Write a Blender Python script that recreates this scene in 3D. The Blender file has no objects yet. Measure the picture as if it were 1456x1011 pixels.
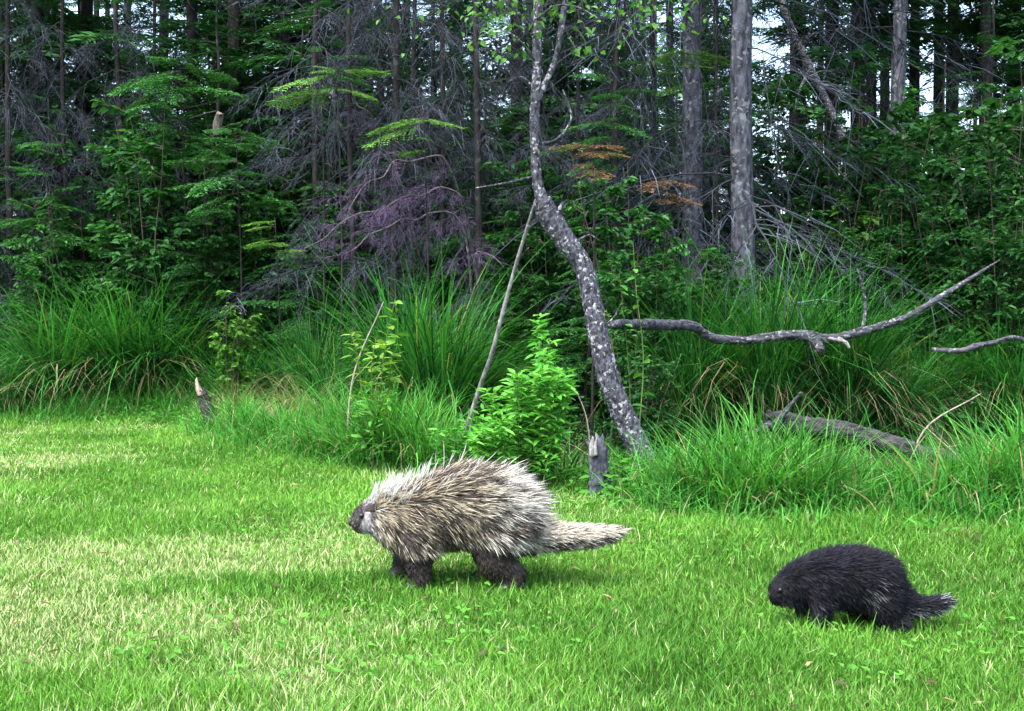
import bpy, bmesh, math, random
import numpy as np
from mathutils import Vector, Matrix, Euler

rng = np.random.default_rng(7)
random.seed(7)
scene = bpy.context.scene
col = scene.collection
PI = math.pi

# ------------------------------------------------------------------ camera, sky, sun, exposure
CAM_H, FPX, HORIZON = 0.9, 1757.0, 455.0
cam_d = bpy.data.cameras.new('camera'); cam = bpy.data.objects.new('camera', cam_d); col.objects.link(cam)
cam_d.sensor_width = 36.0; cam_d.lens = 36.0*FPX/1456.0
cam_d.clip_start = 0.05; cam_d.clip_end = 2000
PITCH = math.atan((505.5-HORIZON)/FPX)
cam.location = (0, 0, CAM_H); cam.rotation_euler = (PI/2-PITCH, 0, 0)
scene.camera = cam

SUN_EL, SUN_AZ = 64.0, 215.0     # degrees; azimuth clockwise from +Y: behind the camera, a little to its left
world = bpy.data.worlds.new('World'); scene.world = world; world.use_nodes = True
wn = world.node_tree.nodes; wl = world.node_tree.links
sky = wn.new('ShaderNodeTexSky'); sky.sky_type = 'NISHITA'; sky.sun_disc = False
sky.sun_elevation = math.radians(SUN_EL); sky.sun_rotation = math.radians(SUN_AZ)
sky.air_density = 1.0; sky.dust_density = 4.0; sky.ozone_density = 1.0
wl.new(sky.outputs[0], wn['Background'].inputs[0]); wn['Background'].inputs[1].default_value = 0.15
sun_d = bpy.data.lights.new('sun', 'SUN'); sun = bpy.data.objects.new('sun', sun_d); col.objects.link(sun)
sun_d.energy = 1.5; sun_d.angle = math.radians(50); sun_d.color = (1.0, 0.97, 0.92)
_el, _az = math.radians(SUN_EL), math.radians(SUN_AZ)
to_sun = Vector((math.sin(_az)*math.cos(_el), math.cos(_az)*math.cos(_el), math.sin(_el)))
sun.rotation_euler = (-to_sun).to_track_quat('-Z', 'Y').to_euler()
vs = scene.view_settings
vs.view_transform = 'Standard'; vs.look = 'None'; vs.gamma = 1.0; vs.use_curve_mapping = False
vs.exposure = 2.42
scene.cycles.max_bounces = 4; scene.cycles.diffuse_bounces = 2; scene.cycles.glossy_bounces = 1
scene.cycles.use_adaptive_sampling = True; scene.cycles.adaptive_threshold = 0.02
scene.cycles.transmission_bounces = 2; scene.cycles.transparent_max_bounces = 4

# ------------------------------------------------------------------ helpers
def P(px, py, Y):
    """point seen at photo pixel (px,py) at distance Y in front of the camera (pitch is tiny: treated as a shift)"""
    return np.array([(px-728.0)/FPX*Y, Y, CAM_H-(py-HORIZON)/FPX*Y])

def nrm(v): return v/np.maximum(np.linalg.norm(v, axis=-1, keepdims=True), 1e-9)

_tab = np.random.default_rng(3).random((64, 64))
def vnoise(x, y, s=1.0, seed=0):
    x = np.asarray(x, float)*s+seed*17.3; y = np.asarray(y, float)*s+seed*7.9
    xi = np.floor(x).astype(int); yi = np.floor(y).astype(int); fx = x-xi; fy = y-yi
    fx = fx*fx*(3-2*fx); fy = fy*fy*(3-2*fy)
    g = lambda a, b: _tab[a % 64, b % 64]
    return (g(xi, yi)*(1-fx)+g(xi+1, yi)*fx)*(1-fy)+(g(xi, yi+1)*(1-fx)+g(xi+1, yi+1)*fx)*fy
def fbm(x, y, s=1.0, seed=0, o=3):
    t = 0; a = .5; n = 0
    for k in range(o):
        t = t+a*vnoise(x, y, s*2**k, seed+k); n += a; a *= .5
    return t/n

BX = np.array([-40, -9, -4.6, -2.9, -2.0, -0.97, -0.1, 0.46, 0.72, 1.37, 2.1, 5, 40.])
BY = np.array([12.5, 11.6, 11.1, 10.6, 8.6, 7.5, 6.75, 6.15, 5.6, 5.25, 5.1, 4.9, 4.6])
def border(x): return np.interp(x, BX, BY)
def zt(x, y):
    x = np.asarray(x, float); y = np.asarray(y, float)
    d = y-border(x)
    w = 1/(1+np.exp(-(x+0.2)*3))
    z = -0.34*w*np.exp(-((d-1.9)/0.75)**2)
    z = z+0.35*np.clip((d-3)/14, 0, 1)
    z = z+0.03*(fbm(x, y, 1.3, 2)-.5)+np.where(d > 0.8, .12*(fbm(x, y, .8, 5)-.5), 0)
    return z
def Z(x, y): return float(zt(x, y))

class Geo:
    def __init__(s): s.V = []; s.C = []; s.F = []; s.n = 0
    def add(s, V, F, C):
        V = np.asarray(V, np.float32).reshape(-1, 3)
        C = np.asarray(C, np.float32)
        if C.ndim == 1: C = np.broadcast_to(C, V.shape)
        C = C.reshape(-1, 3)
        for f in F:
            f = np.asarray(f, np.int64)
            if len(f): s.F.append(f+s.n)
        s.V.append(V); s.C.append(C); s.n += len(V)
    def merge(s, V, F, C): s.add(V, F, C)
    def arrays(s): return np.concatenate(s.V), s.F, np.concatenate(s.C)
    def mesh(s, name, mat, smooth=False):
        V, Fs, C = s.arrays()
        me = bpy.data.meshes.new(name)
        me.vertices.add(len(V)); me.vertices.foreach_set('co', V.ravel())
        loops = np.concatenate([f.ravel() for f in Fs]).astype(np.int32)
        tot = np.concatenate([np.full(len(f), f.shape[1], np.int32) for f in Fs])
        st = np.concatenate([[0], np.cumsum(tot)[:-1]]).astype(np.int32)
        me.loops.add(len(loops)); me.loops.foreach_set('vertex_index', loops)
        me.polygons.add(len(tot)); me.polygons.foreach_set('loop_start', st)
        me.polygons.foreach_set('use_smooth', np.full(len(tot), smooth, bool))
        ca = me.color_attributes.new('Col', 'FLOAT_COLOR', 'POINT')
        ca.data.foreach_set('color', np.concatenate([C, np.ones((len(C), 1), np.float32)], 1).ravel())
        me.update(calc_edges=True)
        if isinstance(mat, str): mat = MAT[mat]
        me.materials.append(mat)
        return me

def link(name, me, parent=None, loc=(0, 0, 0), rot=(0, 0, 0), sc=1.0):
    o = bpy.data.objects.new(name, me); col.objects.link(o)
    if parent is not None: o.parent = parent
    o.location = loc; o.rotation_euler = rot
    o.scale = (sc, sc, sc) if np.isscalar(sc) else sc
    return o
def tag(o, label=None, cat=None, group=None, kind=None):
    if label: o['label'] = label
    if cat: o['category'] = cat
    if group: o['group'] = group
    if kind: o['kind'] = kind
    return o
def thing(name, label, cat, loc=(0, 0, 0), rz=0, sc=1.0, group=None):
    o = link(name, None, None, loc, (0, 0, rz), sc); o.empty_display_size = .1
    return tag(o, label, cat, group)

def tubes(pts, rad, sides=3):
    """pts (N,m,3), rad (N,m) -> tapered tubes"""
    pts = np.asarray(pts, float); rad = np.asarray(rad, float)
    N, m, _ = pts.shape
    t = np.empty_like(pts); t[:, 1:-1] = pts[:, 2:]-pts[:, :-2]; t[:, 0] = pts[:, 1]-pts[:, 0]; t[:, -1] = pts[:, -1]-pts[:, -2]
    t = nrm(t)
    main = nrm(pts[:, -1]-pts[:, 0])
    ref = np.where(np.abs(main[:, 2:3]) > .75, np.array([[1., .13, 0]]), np.array([[.1, .07, 1.]]))[:, None, :]
    a = nrm(np.cross(t, np.broadcast_to(ref, t.shape))); b = np.cross(t, a)
    ang = np.arange(sides)*2*PI/sides
    V = pts[:, :, None, :]+rad[:, :, None, None]*(np.cos(ang)[None, None, :, None]*a[:, :, None, :]+np.sin(ang)[None, None, :, None]*b[:, :, None, :])
    idx = np.arange(N*m*sides).reshape(N, m, sides)
    nx = np.roll(idx, -1, axis=2)
    q = np.stack([idx[:, :-1], nx[:, :-1], nx[:, 1:], idx[:, 1:]], -1).reshape(-1, 4)
    return V.reshape(-1, 3), [q]

def resample(ctrl, n):
    """smooth Catmull-Rom through control rows (x,y,z,r)"""
    c = np.asarray(ctrl, float)
    p = np.vstack([2*c[0]-c[1], c, 2*c[-1]-c[-2]])
    u = np.linspace(0, len(c)-1-1e-6, n); i = u.astype(int); f = (u-i)[:, None]
    p0, p1, p2, p3 = p[i], p[i+1], p[i+2], p[i+3]
    return .5*((2*p1)+(-p0+p2)*f+(2*p0-5*p1+4*p2-p3)*f*f+(-p0+3*p1-3*p2+p3)*f**3)

def limb(ctrl, n=30, sides=12, rough=.08, seed=0, jag=0.0):
    """one wooden limb with lumpy bark relief; ctrl rows (x,y,z,r); closed ends"""
    r_ = np.random.default_rng(seed+100)
    c = resample(ctrl, n); pts = c[:, :3]; rad = np.maximum(c[:, 3], .0015)
    V, F = tubes(pts[None], rad[None], sides)
    V = V.reshape(n, sides, 3); ctr = pts[:, None, :]
    k = 1+rough*(r_.random((n, sides, 1))-.5)*2
    V = ctr+(V-ctr)*k
    if jag:
        tg = nrm(pts[-1]-pts[-2]); V[-1] += tg*(r_.random((sides, 1))**2)*jag; V[-2] += tg*r_.random((sides, 1))*jag*.25
    V = V.reshape(-1, 3)
    nv = len(V)
    V = np.vstack([V, pts[0]-(pts[1]-pts[0])*.05, pts[-1]+(pts[-1]-pts[-2])*(-.6 if jag else .1)])
    s = np.arange(sides); s2 = (s+1) % sides
    cap = np.vstack([np.stack([s2, s, np.full(sides, nv)], 1), np.stack([s+(n-1)*sides, s2+(n-1)*sides, np.full(sides, nv+1)], 1)])
    return V, F+[cap]

def blades(base, h, az, lean, w, seg=3, droop=0.0, col0=None, col1=None, pw=1.8, twist=None):
    n = len(base); h = np.broadcast_to(h, n); lean = np.broadcast_to(lean, n); w = np.broadcast_to(w, n); droop = np.broadcast_to(droop, n)
    t = np.linspace(0, 1, seg+1)
    d = np.stack([np.cos(az), np.sin(az), np.zeros(n)], -1)
    ta = az+PI/2+(rng.uniform(-.7, .7, n) if twist is None else twist)
    sv = np.stack([np.cos(ta), np.sin(ta), np.zeros(n)], -1)
    H = (h*lean)[:, None]*t[None]**pw
    Zz = h[:, None]*(t[None]-droop[:, None]*t[None]**2.6)
    c = base[:, None, :]+d[:, None, :]*H[..., None]; c[..., 2] += Zz
    wt = .5*w[:, None]*(1-t[None]**2.2)*(.75+.5*np.minimum(t*3, 1))[None]
    L = c[:, :-1]-sv[:, None, :]*wt[:, :-1, None]; R = c[:, :-1]+sv[:, None, :]*wt[:, :-1, None]
    V = np.concatenate([np.stack([L, R], 2).reshape(n, 2*seg, 3), c[:, -1:]], 1)
    k = 2*seg+1; o = (np.arange(n)*k)[:, None]
    q = np.concatenate([o+np.array([[2*j, 2*j+1, 2*j+3, 2*j+2]]) for j in range(seg-1)], 0) if seg > 1 else np.zeros((0, 4), int)
    tr = o+np.array([[2*seg-2, 2*seg-1, 2*seg]])
    tt = np.concatenate([np.repeat(t[:-1], 2), [1.]])
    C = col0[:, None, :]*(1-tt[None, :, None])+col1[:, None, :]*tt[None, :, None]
    return V.reshape(-1, 3), [q, tr], C.reshape(-1, 3)

def leaves(pos, dr, up, L, W, fold=.25, curl=.15):
    n = len(pos); L = np.broadcast_to(L, n)[:, None]; W = np.broadcast_to(W, n)[:, None]
    dr = nrm(dr); sd = nrm(np.cross(dr, up)); nn = np.cross(sd, dr)
    mid = pos+dr*L*.45
    V = np.stack([pos, mid+sd*W*.5+nn*W*fold, pos+dr*L-nn*L*curl, mid-sd*W*.5+nn*W*fold], 1)
    o = (np.arange(n)*4)[:, None]
    return V.reshape(-1, 3), [np.concatenate([o+np.array([[0, 1, 2]]), o+np.array([[0, 2, 3]])], 0)]

def oval(pos, dr, up, L, W, fold=.18, curl=.18):
    """leaves with a rounder six-point outline"""
    n = len(pos); L = np.broadcast_to(L, n)[:, None]; W = np.broadcast_to(W, n)[:, None]
    dr = nrm(dr); sd = nrm(np.cross(dr, up)); nn = np.cross(sd, dr)
    a = pos+dr*L*.28; b = pos+dr*L*.66-nn*L*curl*.4
    V = np.stack([pos, a+sd*W*.46+nn*W*fold, b+sd*W*.38+nn*W*fold*.7, pos+dr*L-nn*L*curl, b-sd*W*.38+nn*W*fold*.7, a-sd*W*.46+nn*W*fold], 1)
    o = (np.arange(n)*6)[:, None]
    return V.reshape(-1, 3), [np.concatenate([o+np.array([[0, 1, 2, 3]]), o+np.array([[0, 3, 4, 5]])], 0)]

def rcol(n, a, b, j=.15, g=None):
    """random mix of two colours with a brightness jitter"""
    g = rng.random(n) if g is None else g
    c = np.asarray(a)[None]*(1-g[:, None])+np.asarray(b)[None]*g[:, None]
    return c*(1+rng.uniform(-j, j, (n, 1)))

# ------------------------------------------------------------------ materials
MAT = {}
def newmat(name):
    m = bpy.data.materials.new(name); m.use_nodes = True; MAT[name] = m
    nt = m.node_tree; return m, nt, nt.nodes, nt.links, nt.nodes['Principled BSDF']
def foliage(name, rough=.5, trans=.35, tint=(1.0, 1.1, .5), vary=.25, spec=.35):
    m, nt, N, L, b = newmat(name)
    at = N.new('ShaderNodeAttribute'); at.attribute_name = 'Col'
    oi = N.new('ShaderNodeObjectInfo'); mr = N.new('ShaderNodeMapRange'); mr.inputs['To Min'].default_value = 1-vary; mr.inputs['To Max'].default_value = 1+vary
    L.new(oi.outputs['Random'], mr.inputs['Value'])
    hs = N.new('ShaderNodeHueSaturation'); L.new(at.outputs['Color'], hs.inputs['Color']); L.new(mr.outputs[0], hs.inputs['Value'])
    L.new(hs.outputs[0], b.inputs['Base Color']); b.inputs['Roughness'].default_value = rough
    b.inputs['Specular IOR Level'].default_value = spec
    if trans > 0:
        tb = N.new('ShaderNodeBsdfTranslucent'); mx = N.new('ShaderNodeMix'); mx.data_type = 'RGBA'; mx.blend_type = 'MULTIPLY'
        mx.inputs[0].default_value = 1.0; L.new(hs.outputs[0], mx.inputs[6]); mx.inputs[7].default_value = (*tint, 1)
        L.new(mx.outputs[2], tb.inputs['Color'])
        ms = N.new('ShaderNodeMixShader'); ms.inputs[0].default_value = trans
        L.new(b.outputs[0], ms.inputs[1]); L.new(tb.outputs[0], ms.inputs[2]); L.new(ms.outputs[0], N['Material Output'].inputs[0])
    return m
foliage('grass', .6, .38, spec=.10); foliage('leaf', .5, .38, spec=.15); foliage('needle', .6, .2, spec=.12); foliage('twig', .9, 0, spec=.1); foliage('fur', .42, 0, vary=0, spec=.4); foliage('dark_fur', .5, 0, vary=0, spec=.14)

def bark(name, c1, c2, c3, scale=30, thr=.56, bump=.5, stretch=.35, soft=.06):
    m, nt, N, L, b = newmat(name)
    tc = N.new('ShaderNodeTexCoord'); mp = N.new('ShaderNodeMapping'); mp.inputs['Scale'].default_value = (1, 1, stretch) if np.isscalar(stretch) else stretch
    L.new(tc.outputs['Object'], mp.inputs[0])
    n1 = N.new('ShaderNodeTexNoise'); n1.inputs['Scale'].default_value = scale; n1.inputs['Detail'].default_value = 6; L.new(mp.outputs[0], n1.inputs[0])
    r1 = N.new('ShaderNodeValToRGB'); r1.color_ramp.elements[0].position = .35; r1.color_ramp.elements[1].position = .65
    r1.color_ramp.elements[0].color = (*c1, 1); r1.color_ramp.elements[1].color = (*c2, 1); L.new(n1.outputs[0], r1.inputs[0])
    n2 = N.new('ShaderNodeTexNoise'); n2.inputs['Scale'].default_value = scale*.8; n2.inputs['Detail'].default_value = 4; L.new(tc.outputs['Object'], n2.inputs[0])
    r2 = N.new('ShaderNodeValToRGB'); r2.color_ramp.elements[0].position = thr; r2.color_ramp.elements[1].position = thr+soft
    n3 = N.new('ShaderNodeTexNoise'); n3.inputs['Scale'].default_value = scale*.13; n3.inputs['Detail'].default_value = 3; L.new(tc.outputs['Object'], n3.inputs[0])
    m3 = N.new('ShaderNodeMapRange'); m3.inputs['From Min'].default_value = .35; m3.inputs['From Max'].default_value = .65; m3.inputs['To Min'].default_value = -.10; m3.inputs['To Max'].default_value = .06; L.new(n3.outputs[0], m3.inputs[0])
    a3 = N.new('ShaderNodeMath'); a3.operation = 'ADD'; L.new(n2.outputs[0], a3.inputs[0]); L.new(m3.outputs[0], a3.inputs[1])
    L.new(a3.outputs[0], r2.inputs[0])
    mx = N.new('ShaderNodeMix'); mx.data_type = 'RGBA'; L.new(r2.outputs[0], mx.inputs[0]); L.new(r1.outputs[0], mx.inputs[6]); mx.inputs[7].default_value = (*c3, 1)
    L.new(mx.outputs[2], b.inputs['Base Color']); b.inputs['Roughness'].default_value = .9; b.inputs['Specular IOR Level'].default_value = .2
    bp = N.new('ShaderNodeBump'); bp.inputs['Strength'].default_value = bump; bp.inputs['Distance'].default_value = .02
    L.new(n1.outputs[0], bp.inputs['Height']); L.new(bp.outputs[0], b.inputs['Normal'])
    return m
bark('birch_bark', (.014, .014, .018), (.088, .090, .112), (.28, .285, .31), 58, .572, 1.0, .5, .06)
bark('spruce_bark', (.016, .017, .022), (.080, .086, .110), (.13, .145, .155), 34, .56, .9, .3)
bark('dark_bark', (.008, .0075, .0075), (.026, .024, .024), (.042, .048, .046), 24, .62, .6, .3)
bark('dead_wood', (.014, .014, .018), (.075, .078, .092), (.17, .18, .185), 60, .575, 1.0, (.25, .6, .8))
bark('log_bark', (.007, .0065, .008), (.048, .044, .052), (.03, .042, .02), 48, .58, 1.0, (.22, .7, .9))
bark('pale_wood', (.17, .14, .12), (.34, .29, .25), (.1, .08, .065), 60, .64, .3, .2)

bark('brush_wood', (.03, .027, .03), (.085, .075, .085), (.14, .13, .14), 40, .6, .5, (.4, .6, .8))
bark('grey_wood', (.08, .078, .076), (.21, .205, .20), (.28, .28, .275), 50, .6, .4, .2)
def ground_mat():
    m, nt, N, L, b = newmat('ground')
    tc = N.new('ShaderNodeTexCoord')
    at = N.new('ShaderNodeAttribute'); at.attribute_name = 'Col'
    n1 = N.new('ShaderNodeTexNoise'); n1.inputs['Scale'].default_value = 14; n1.inputs['Detail'].default_value = 8; L.new(tc.outputs['Object'], n1.inputs[0])
    n2 = N.new('ShaderNodeTexNoise'); n2.inputs['Scale'].default_value = 120; n2.inputs['Detail'].default_value = 4; L.new(tc.outputs['Object'], n2.inputs[0])
    ad = N.new('ShaderNodeMath'); ad.operation = 'MULTIPLY'; L.new(n1.outputs[0], ad.inputs[0]); L.new(n2.outputs[0], ad.inputs[1])
    mr = N.new('ShaderNodeMapRange'); mr.inputs['From Min'].default_value = .1; mr.inputs['From Max'].default_value = .42; mr.inputs['To Min'].default_value = .45; mr.inputs['To Max'].default_value = 1.6; L.new(ad.outputs[0], mr.inputs[0])
    mx = N.new('ShaderNodeVectorMath'); mx.operation = 'SCALE'; L.new(at.outputs['Color'], mx.inputs[0]); L.new(mr.outputs[0], mx.inputs['Scale'])
    L.new(mx.outputs[0], b.inputs['Base Color']); b.inputs['Roughness'].default_value = .95; b.inputs['Specular IOR Level'].default_value = .1
    bp = N.new('ShaderNodeBump'); bp.inputs['Strength'].default_value = .8; bp.inputs['Distance'].default_value = .02; L.new(ad.outputs[0], bp.inputs['Height']); L.new(bp.outputs[0], b.inputs['Normal'])
ground_mat()
def plain(name, c, rough=.5, spec=.5):
    m, nt, N, L, b = newmat(name)
    n = N.new('ShaderNodeTexNoise'); n.inputs['Scale'].default_value = 60
    r = N.new('ShaderNodeValToRGB'); r.color_ramp.elements[0].color = (*[x*.75 for x in c], 1); r.color_ramp.elements[1].color = (*[min(1, x*1.25) for x in c], 1)
    L.new(n.outputs[0], r.inputs[0]); L.new(r.outputs[0], b.inputs['Base Color'])
    b.inputs['Roughness'].default_value = rough; b.inputs['Specular IOR Level'].default_value = spec
plain('dark_ear', (.006, .006, .007), .9, .05); plain('eye', (.008, .006, .005), .22, .45); plain('nose', (.02, .017, .017), .4); plain('claw', (.03, .026, .022), .35); plain('ear', (.035, .028, .026), .8, .2)

# ------------------------------------------------------------------ ground
def build_ground():
    xs = np.unique(np.concatenate([np.linspace(-700, -20, 18), np.linspace(-20, 20, 201), np.linspace(20, 700, 18)]))
    ys = np.unique(np.concatenate([np.linspace(-300, -2, 12), np.linspace(-2, 26, 201), np.linspace(26, 700, 22)]))
    X, Y = np.meshgrid(xs, ys)
    Zg = zt(X, Y)
    V = np.stack([X, Y, Zg], -1).reshape(-1, 3)
    idx = np.arange(len(V)).reshape(len(ys), len(xs))
    q = np.stack([idx[:-1, :-1], idx[:-1, 1:], idx[1:, 1:], idx[1:, :-1]], -1).reshape(-1, 4)
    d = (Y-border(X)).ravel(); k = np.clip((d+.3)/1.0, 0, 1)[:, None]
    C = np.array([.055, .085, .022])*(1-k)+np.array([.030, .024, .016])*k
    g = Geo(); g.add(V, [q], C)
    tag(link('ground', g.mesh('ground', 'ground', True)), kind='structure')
build_ground()

# ------------------------------------------------------------------ lawn
GREEN_A, GREEN_B = np.array([.030, .125, .013]), np.array([.148, .365, .052])
STRAW_A, STRAW_B = np.array([.19, .31, .085]), np.array([.46, .55, .29])
def dryness(x, y):
    a = fbm(x*.7, y*1.6, 1.1, 11, 4)
    left = np.clip((-x-0.1)/1.2, 0, 1)*np.exp(-((y-3.85)/.7)**2)*.22
    spot = .14*np.exp(-(((x+.75)/.5)**2+((y-4.75)/.45)**2))+.10*np.exp(-(((x-1.6)/.5)**2+((y-4.5)/.25)**2))+.18*np.exp(-(((x+3.3)/.9)**2+((y-8)/1.2)**2))
    return np.clip((a+left+spot+.06*(vnoise(x, y, 9, 3)-.5)-.52)/.24, 0, 1)
def build_lawn():
    # sample with density falling with distance
    N = 580000
    y = 2.2+(rng.random(N)**1.25)*9.4
    x = rng.uniform(-1, 1, N)*(.43*y+.9)
    dens = (3.0/y)**.35
    keep = (rng.random(N) < dens) & (y < border(x)+.25)
    x, y = x[keep], y[keep]; n = len(x)
    dr = dryness(x, y); tall = fbm(x, y, 2.2, 31); edge = np.clip((y-border(x)+.7)/.8, 0, 1)
    h = (.014+.042*tall+.024*rng.random(n))*(1-.35*dr)*(1+.9*edge)
    h *= np.where(rng.random(n) < .06, 1.6, 1.0)
    base = np.stack([x, y, zt(x, y)-.004], -1)
    patch_tone = fbm(x, y, 1.7, 41, 3)  # random patches of darker and brighter green
    c1 = rcol(n, GREEN_A, GREEN_B, .3, np.clip(rng.random(n)*.65+(patch_tone-.30)*1.0, 0, 1))
    st = rng.random(n) < (.035+.62*dr*np.clip((1.2-x)/1.6, .3, 1))
    cs = rcol(n, STRAW_A, STRAW_B, .3)
    c1 = np.where(st[:, None], cs, c1)
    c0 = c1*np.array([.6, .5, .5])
    w = rng.uniform(.0020, .0042, n)*(np.maximum(y, 2.5)/3.2)**.6
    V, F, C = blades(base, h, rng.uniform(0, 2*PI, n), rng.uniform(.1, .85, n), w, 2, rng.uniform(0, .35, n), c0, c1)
    g = Geo(); g.add(V, F, C)
    # low broad leaves (clover and plantain) between the blades
    m = 11000
    y = 2.2+(rng.random(m)**1.4)*8.5; x = rng.uniform(-1, 1, m)*(.43*y+.9)
    kk = (fbm(x, y, 1.5, 61) > .5) & (y < border(x))
    x, y = x[kk], y[kk]; m = len(x)
    pos = np.stack([x, y, zt(x, y)+rng.uniform(.012, .045, m)], -1)
    a = rng.uniform(0, 2*PI, m); dv = np.stack([np.cos(a), np.sin(a), rng.uniform(-.1, .7, m)], -1)
    up = nrm(np.stack([rng.normal(0, .3, m), rng.normal(0, .3, m), np.ones(m)], -1))
    L_ = rng.uniform(.012, .03, m)
    V, F = oval(pos, dv, up, L_, L_*rng.uniform(.5, .85, m), .15, .2)
    g.add(V, F, np.repeat(rcol(m, (.04, .16, .018), (.09, .27, .035), .25), 6, 0))
    # fallen leaves and bits of straw lying in the grass
    m = 900
    y = 2.2+rng.random(m)*7; x = rng.uniform(-1, 1, m)*(.43*y+.9); kk = y < border(x); x, y = x[kk], y[kk]; m = len(x)
    pos = np.stack([x, y, zt(x, y)+rng.uniform(.01, .035, m)], -1); a = rng.uniform(0, 2*PI, m); dv = np.stack([np.cos(a), np.sin(a), rng.normal(0, .25, m)], -1)
    up = nrm(np.stack([rng.normal(0, .4, m), rng.normal(0, .4, m), np.ones(m)], -1)); L_ = rng.uniform(.015, .05, m)
    V, F = oval(pos, dv, up, L_, L_*rng.uniform(.1, .5, m)); g.add(V, F, np.repeat(rcol(m, (.07, .05, .03), (.26, .21, .13), .3), 6, 0))
    tag(link('lawn_grass', g.mesh('lawn_grass', 'grass')), 'short mown grass with paler dry patches across the lawn', 'grass', kind='stuff')
build_lawn()

# ------------------------------------------------------------------ rough grass fringe along the lawn edge
def build_fringe():
    N = 62000
    x = rng.uniform(-7, 4.2, N); d = rng.normal(.6, .6, N); y = border(x)+d
    amt = fbm(x, y, 1.6, 71)
    right = np.clip((x-.6)/.4, 0, 1)
    keep = (rng.random(N) < np.clip(.35+(amt-.35)*1.8, .05, 1)) & (d > -.4) & (d < 2.0) & ~((x > 1.7) & (d > 1.0))
    x, y, d, amt, right = x[keep], y[keep], d[keep], amt[keep], right[keep]; n = len(x)
    h = np.clip((d+.5)/.8, .15, 1)*(.13+.40*amt+.08*right)*rng.uniform(.5, 1.3, n)
    base = np.stack([x, y, zt(x, y)-.01], -1)
    c1 = rcol(n, (.024, .150, .02), (.090, .335, .05), .3); dead = rng.random(n) < .08
    c1 = np.where(dead[:, None], rcol(n, (.25, .22, .12), (.42, .38, .24)), c1)
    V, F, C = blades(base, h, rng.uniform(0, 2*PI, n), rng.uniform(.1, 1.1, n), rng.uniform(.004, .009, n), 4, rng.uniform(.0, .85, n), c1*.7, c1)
    g = Geo(); g.add(V, F, C)
    m = 16000
    x = rng.uniform(-4.5, 3.6, m); y = border(x)+rng.normal(.55, .45, m); kk = (fbm(x, y, 1.9, 91) > .5); x, y = x[kk], y[kk]; m = len(x)
    pos = np.stack([x, y, zt(x, y)+rng.uniform(.03, .34, m)*fbm(x, y, 2.5, 93)*np.clip((y-border(x)+.5), .1, 1)], -1); a = rng.uniform(0, 2*PI, m)
    dv = np.stack([np.cos(a), np.sin(a), rng.uniform(-.2, .8, m)], -1); up = nrm(np.stack([rng.normal(0, .4, m), rng.normal(-.2, .4, m), np.ones(m)], -1)); l = rng.uniform(.025, .065, m)
    V, F = oval(pos, dv, up, l, l*rng.uniform(.3, .6, m)); g.add(V, F, np.repeat(rcol(m, (.026, .13, .018), (.09, .31, .04), .25), 6, 0))
    tag(link('rough_grass', g.mesh('rough_grass', 'grass')), 'knee-high uncut grass fringing the lawn edge', 'grass', kind='stuff')
    # forest-floor litter and low green under the trees
    n = 26000
    x = rng.uniform(-13, 13, n); y = border(x)+.4+rng.random(n)**1.3*15
    kk = ~((x > 1.5) & (x < 4.5) & (y-border(x) < 3.2)); x, y = x[kk], y[kk]; n = len(x)
    base = np.stack([x, y, zt(x, y)-.01], -1)
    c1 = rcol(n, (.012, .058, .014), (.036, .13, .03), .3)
    V, F, C = blades(base, rng.uniform(.15, .5, n), rng.uniform(0, 2*PI, n), rng.uniform(.3, 1., n), rng.uniform(.006, .014, n), 3, rng.uniform(.1, .5, n), c1*.6, c1)
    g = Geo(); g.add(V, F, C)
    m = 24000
    x = rng.uniform(-13, 13, m); y = border(x)+.9+rng.random(m)**1.2*15
    pos = np.stack([x, y, zt(x, y)+rng.uniform(.01, .5, m)*fbm(x, y, 1.1, 81)], -1)
    a = rng.uniform(0, 2*PI, m); dv = np.stack([np.cos(a), np.sin(a), rng.uniform(-.5, .3, m)], -1)
    up = nrm(np.stack([rng.normal(0, .4, m), rng.normal(-.2, .4, m), np.ones(m)], -1))
    L_ = rng.uniform(.03, .08, m); V, F = leaves(pos, dv, up, L_, L_*.6)
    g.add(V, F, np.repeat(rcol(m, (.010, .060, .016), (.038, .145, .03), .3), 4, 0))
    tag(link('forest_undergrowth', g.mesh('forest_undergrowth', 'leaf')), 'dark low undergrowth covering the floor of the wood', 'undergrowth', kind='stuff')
build_fringe()

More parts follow.
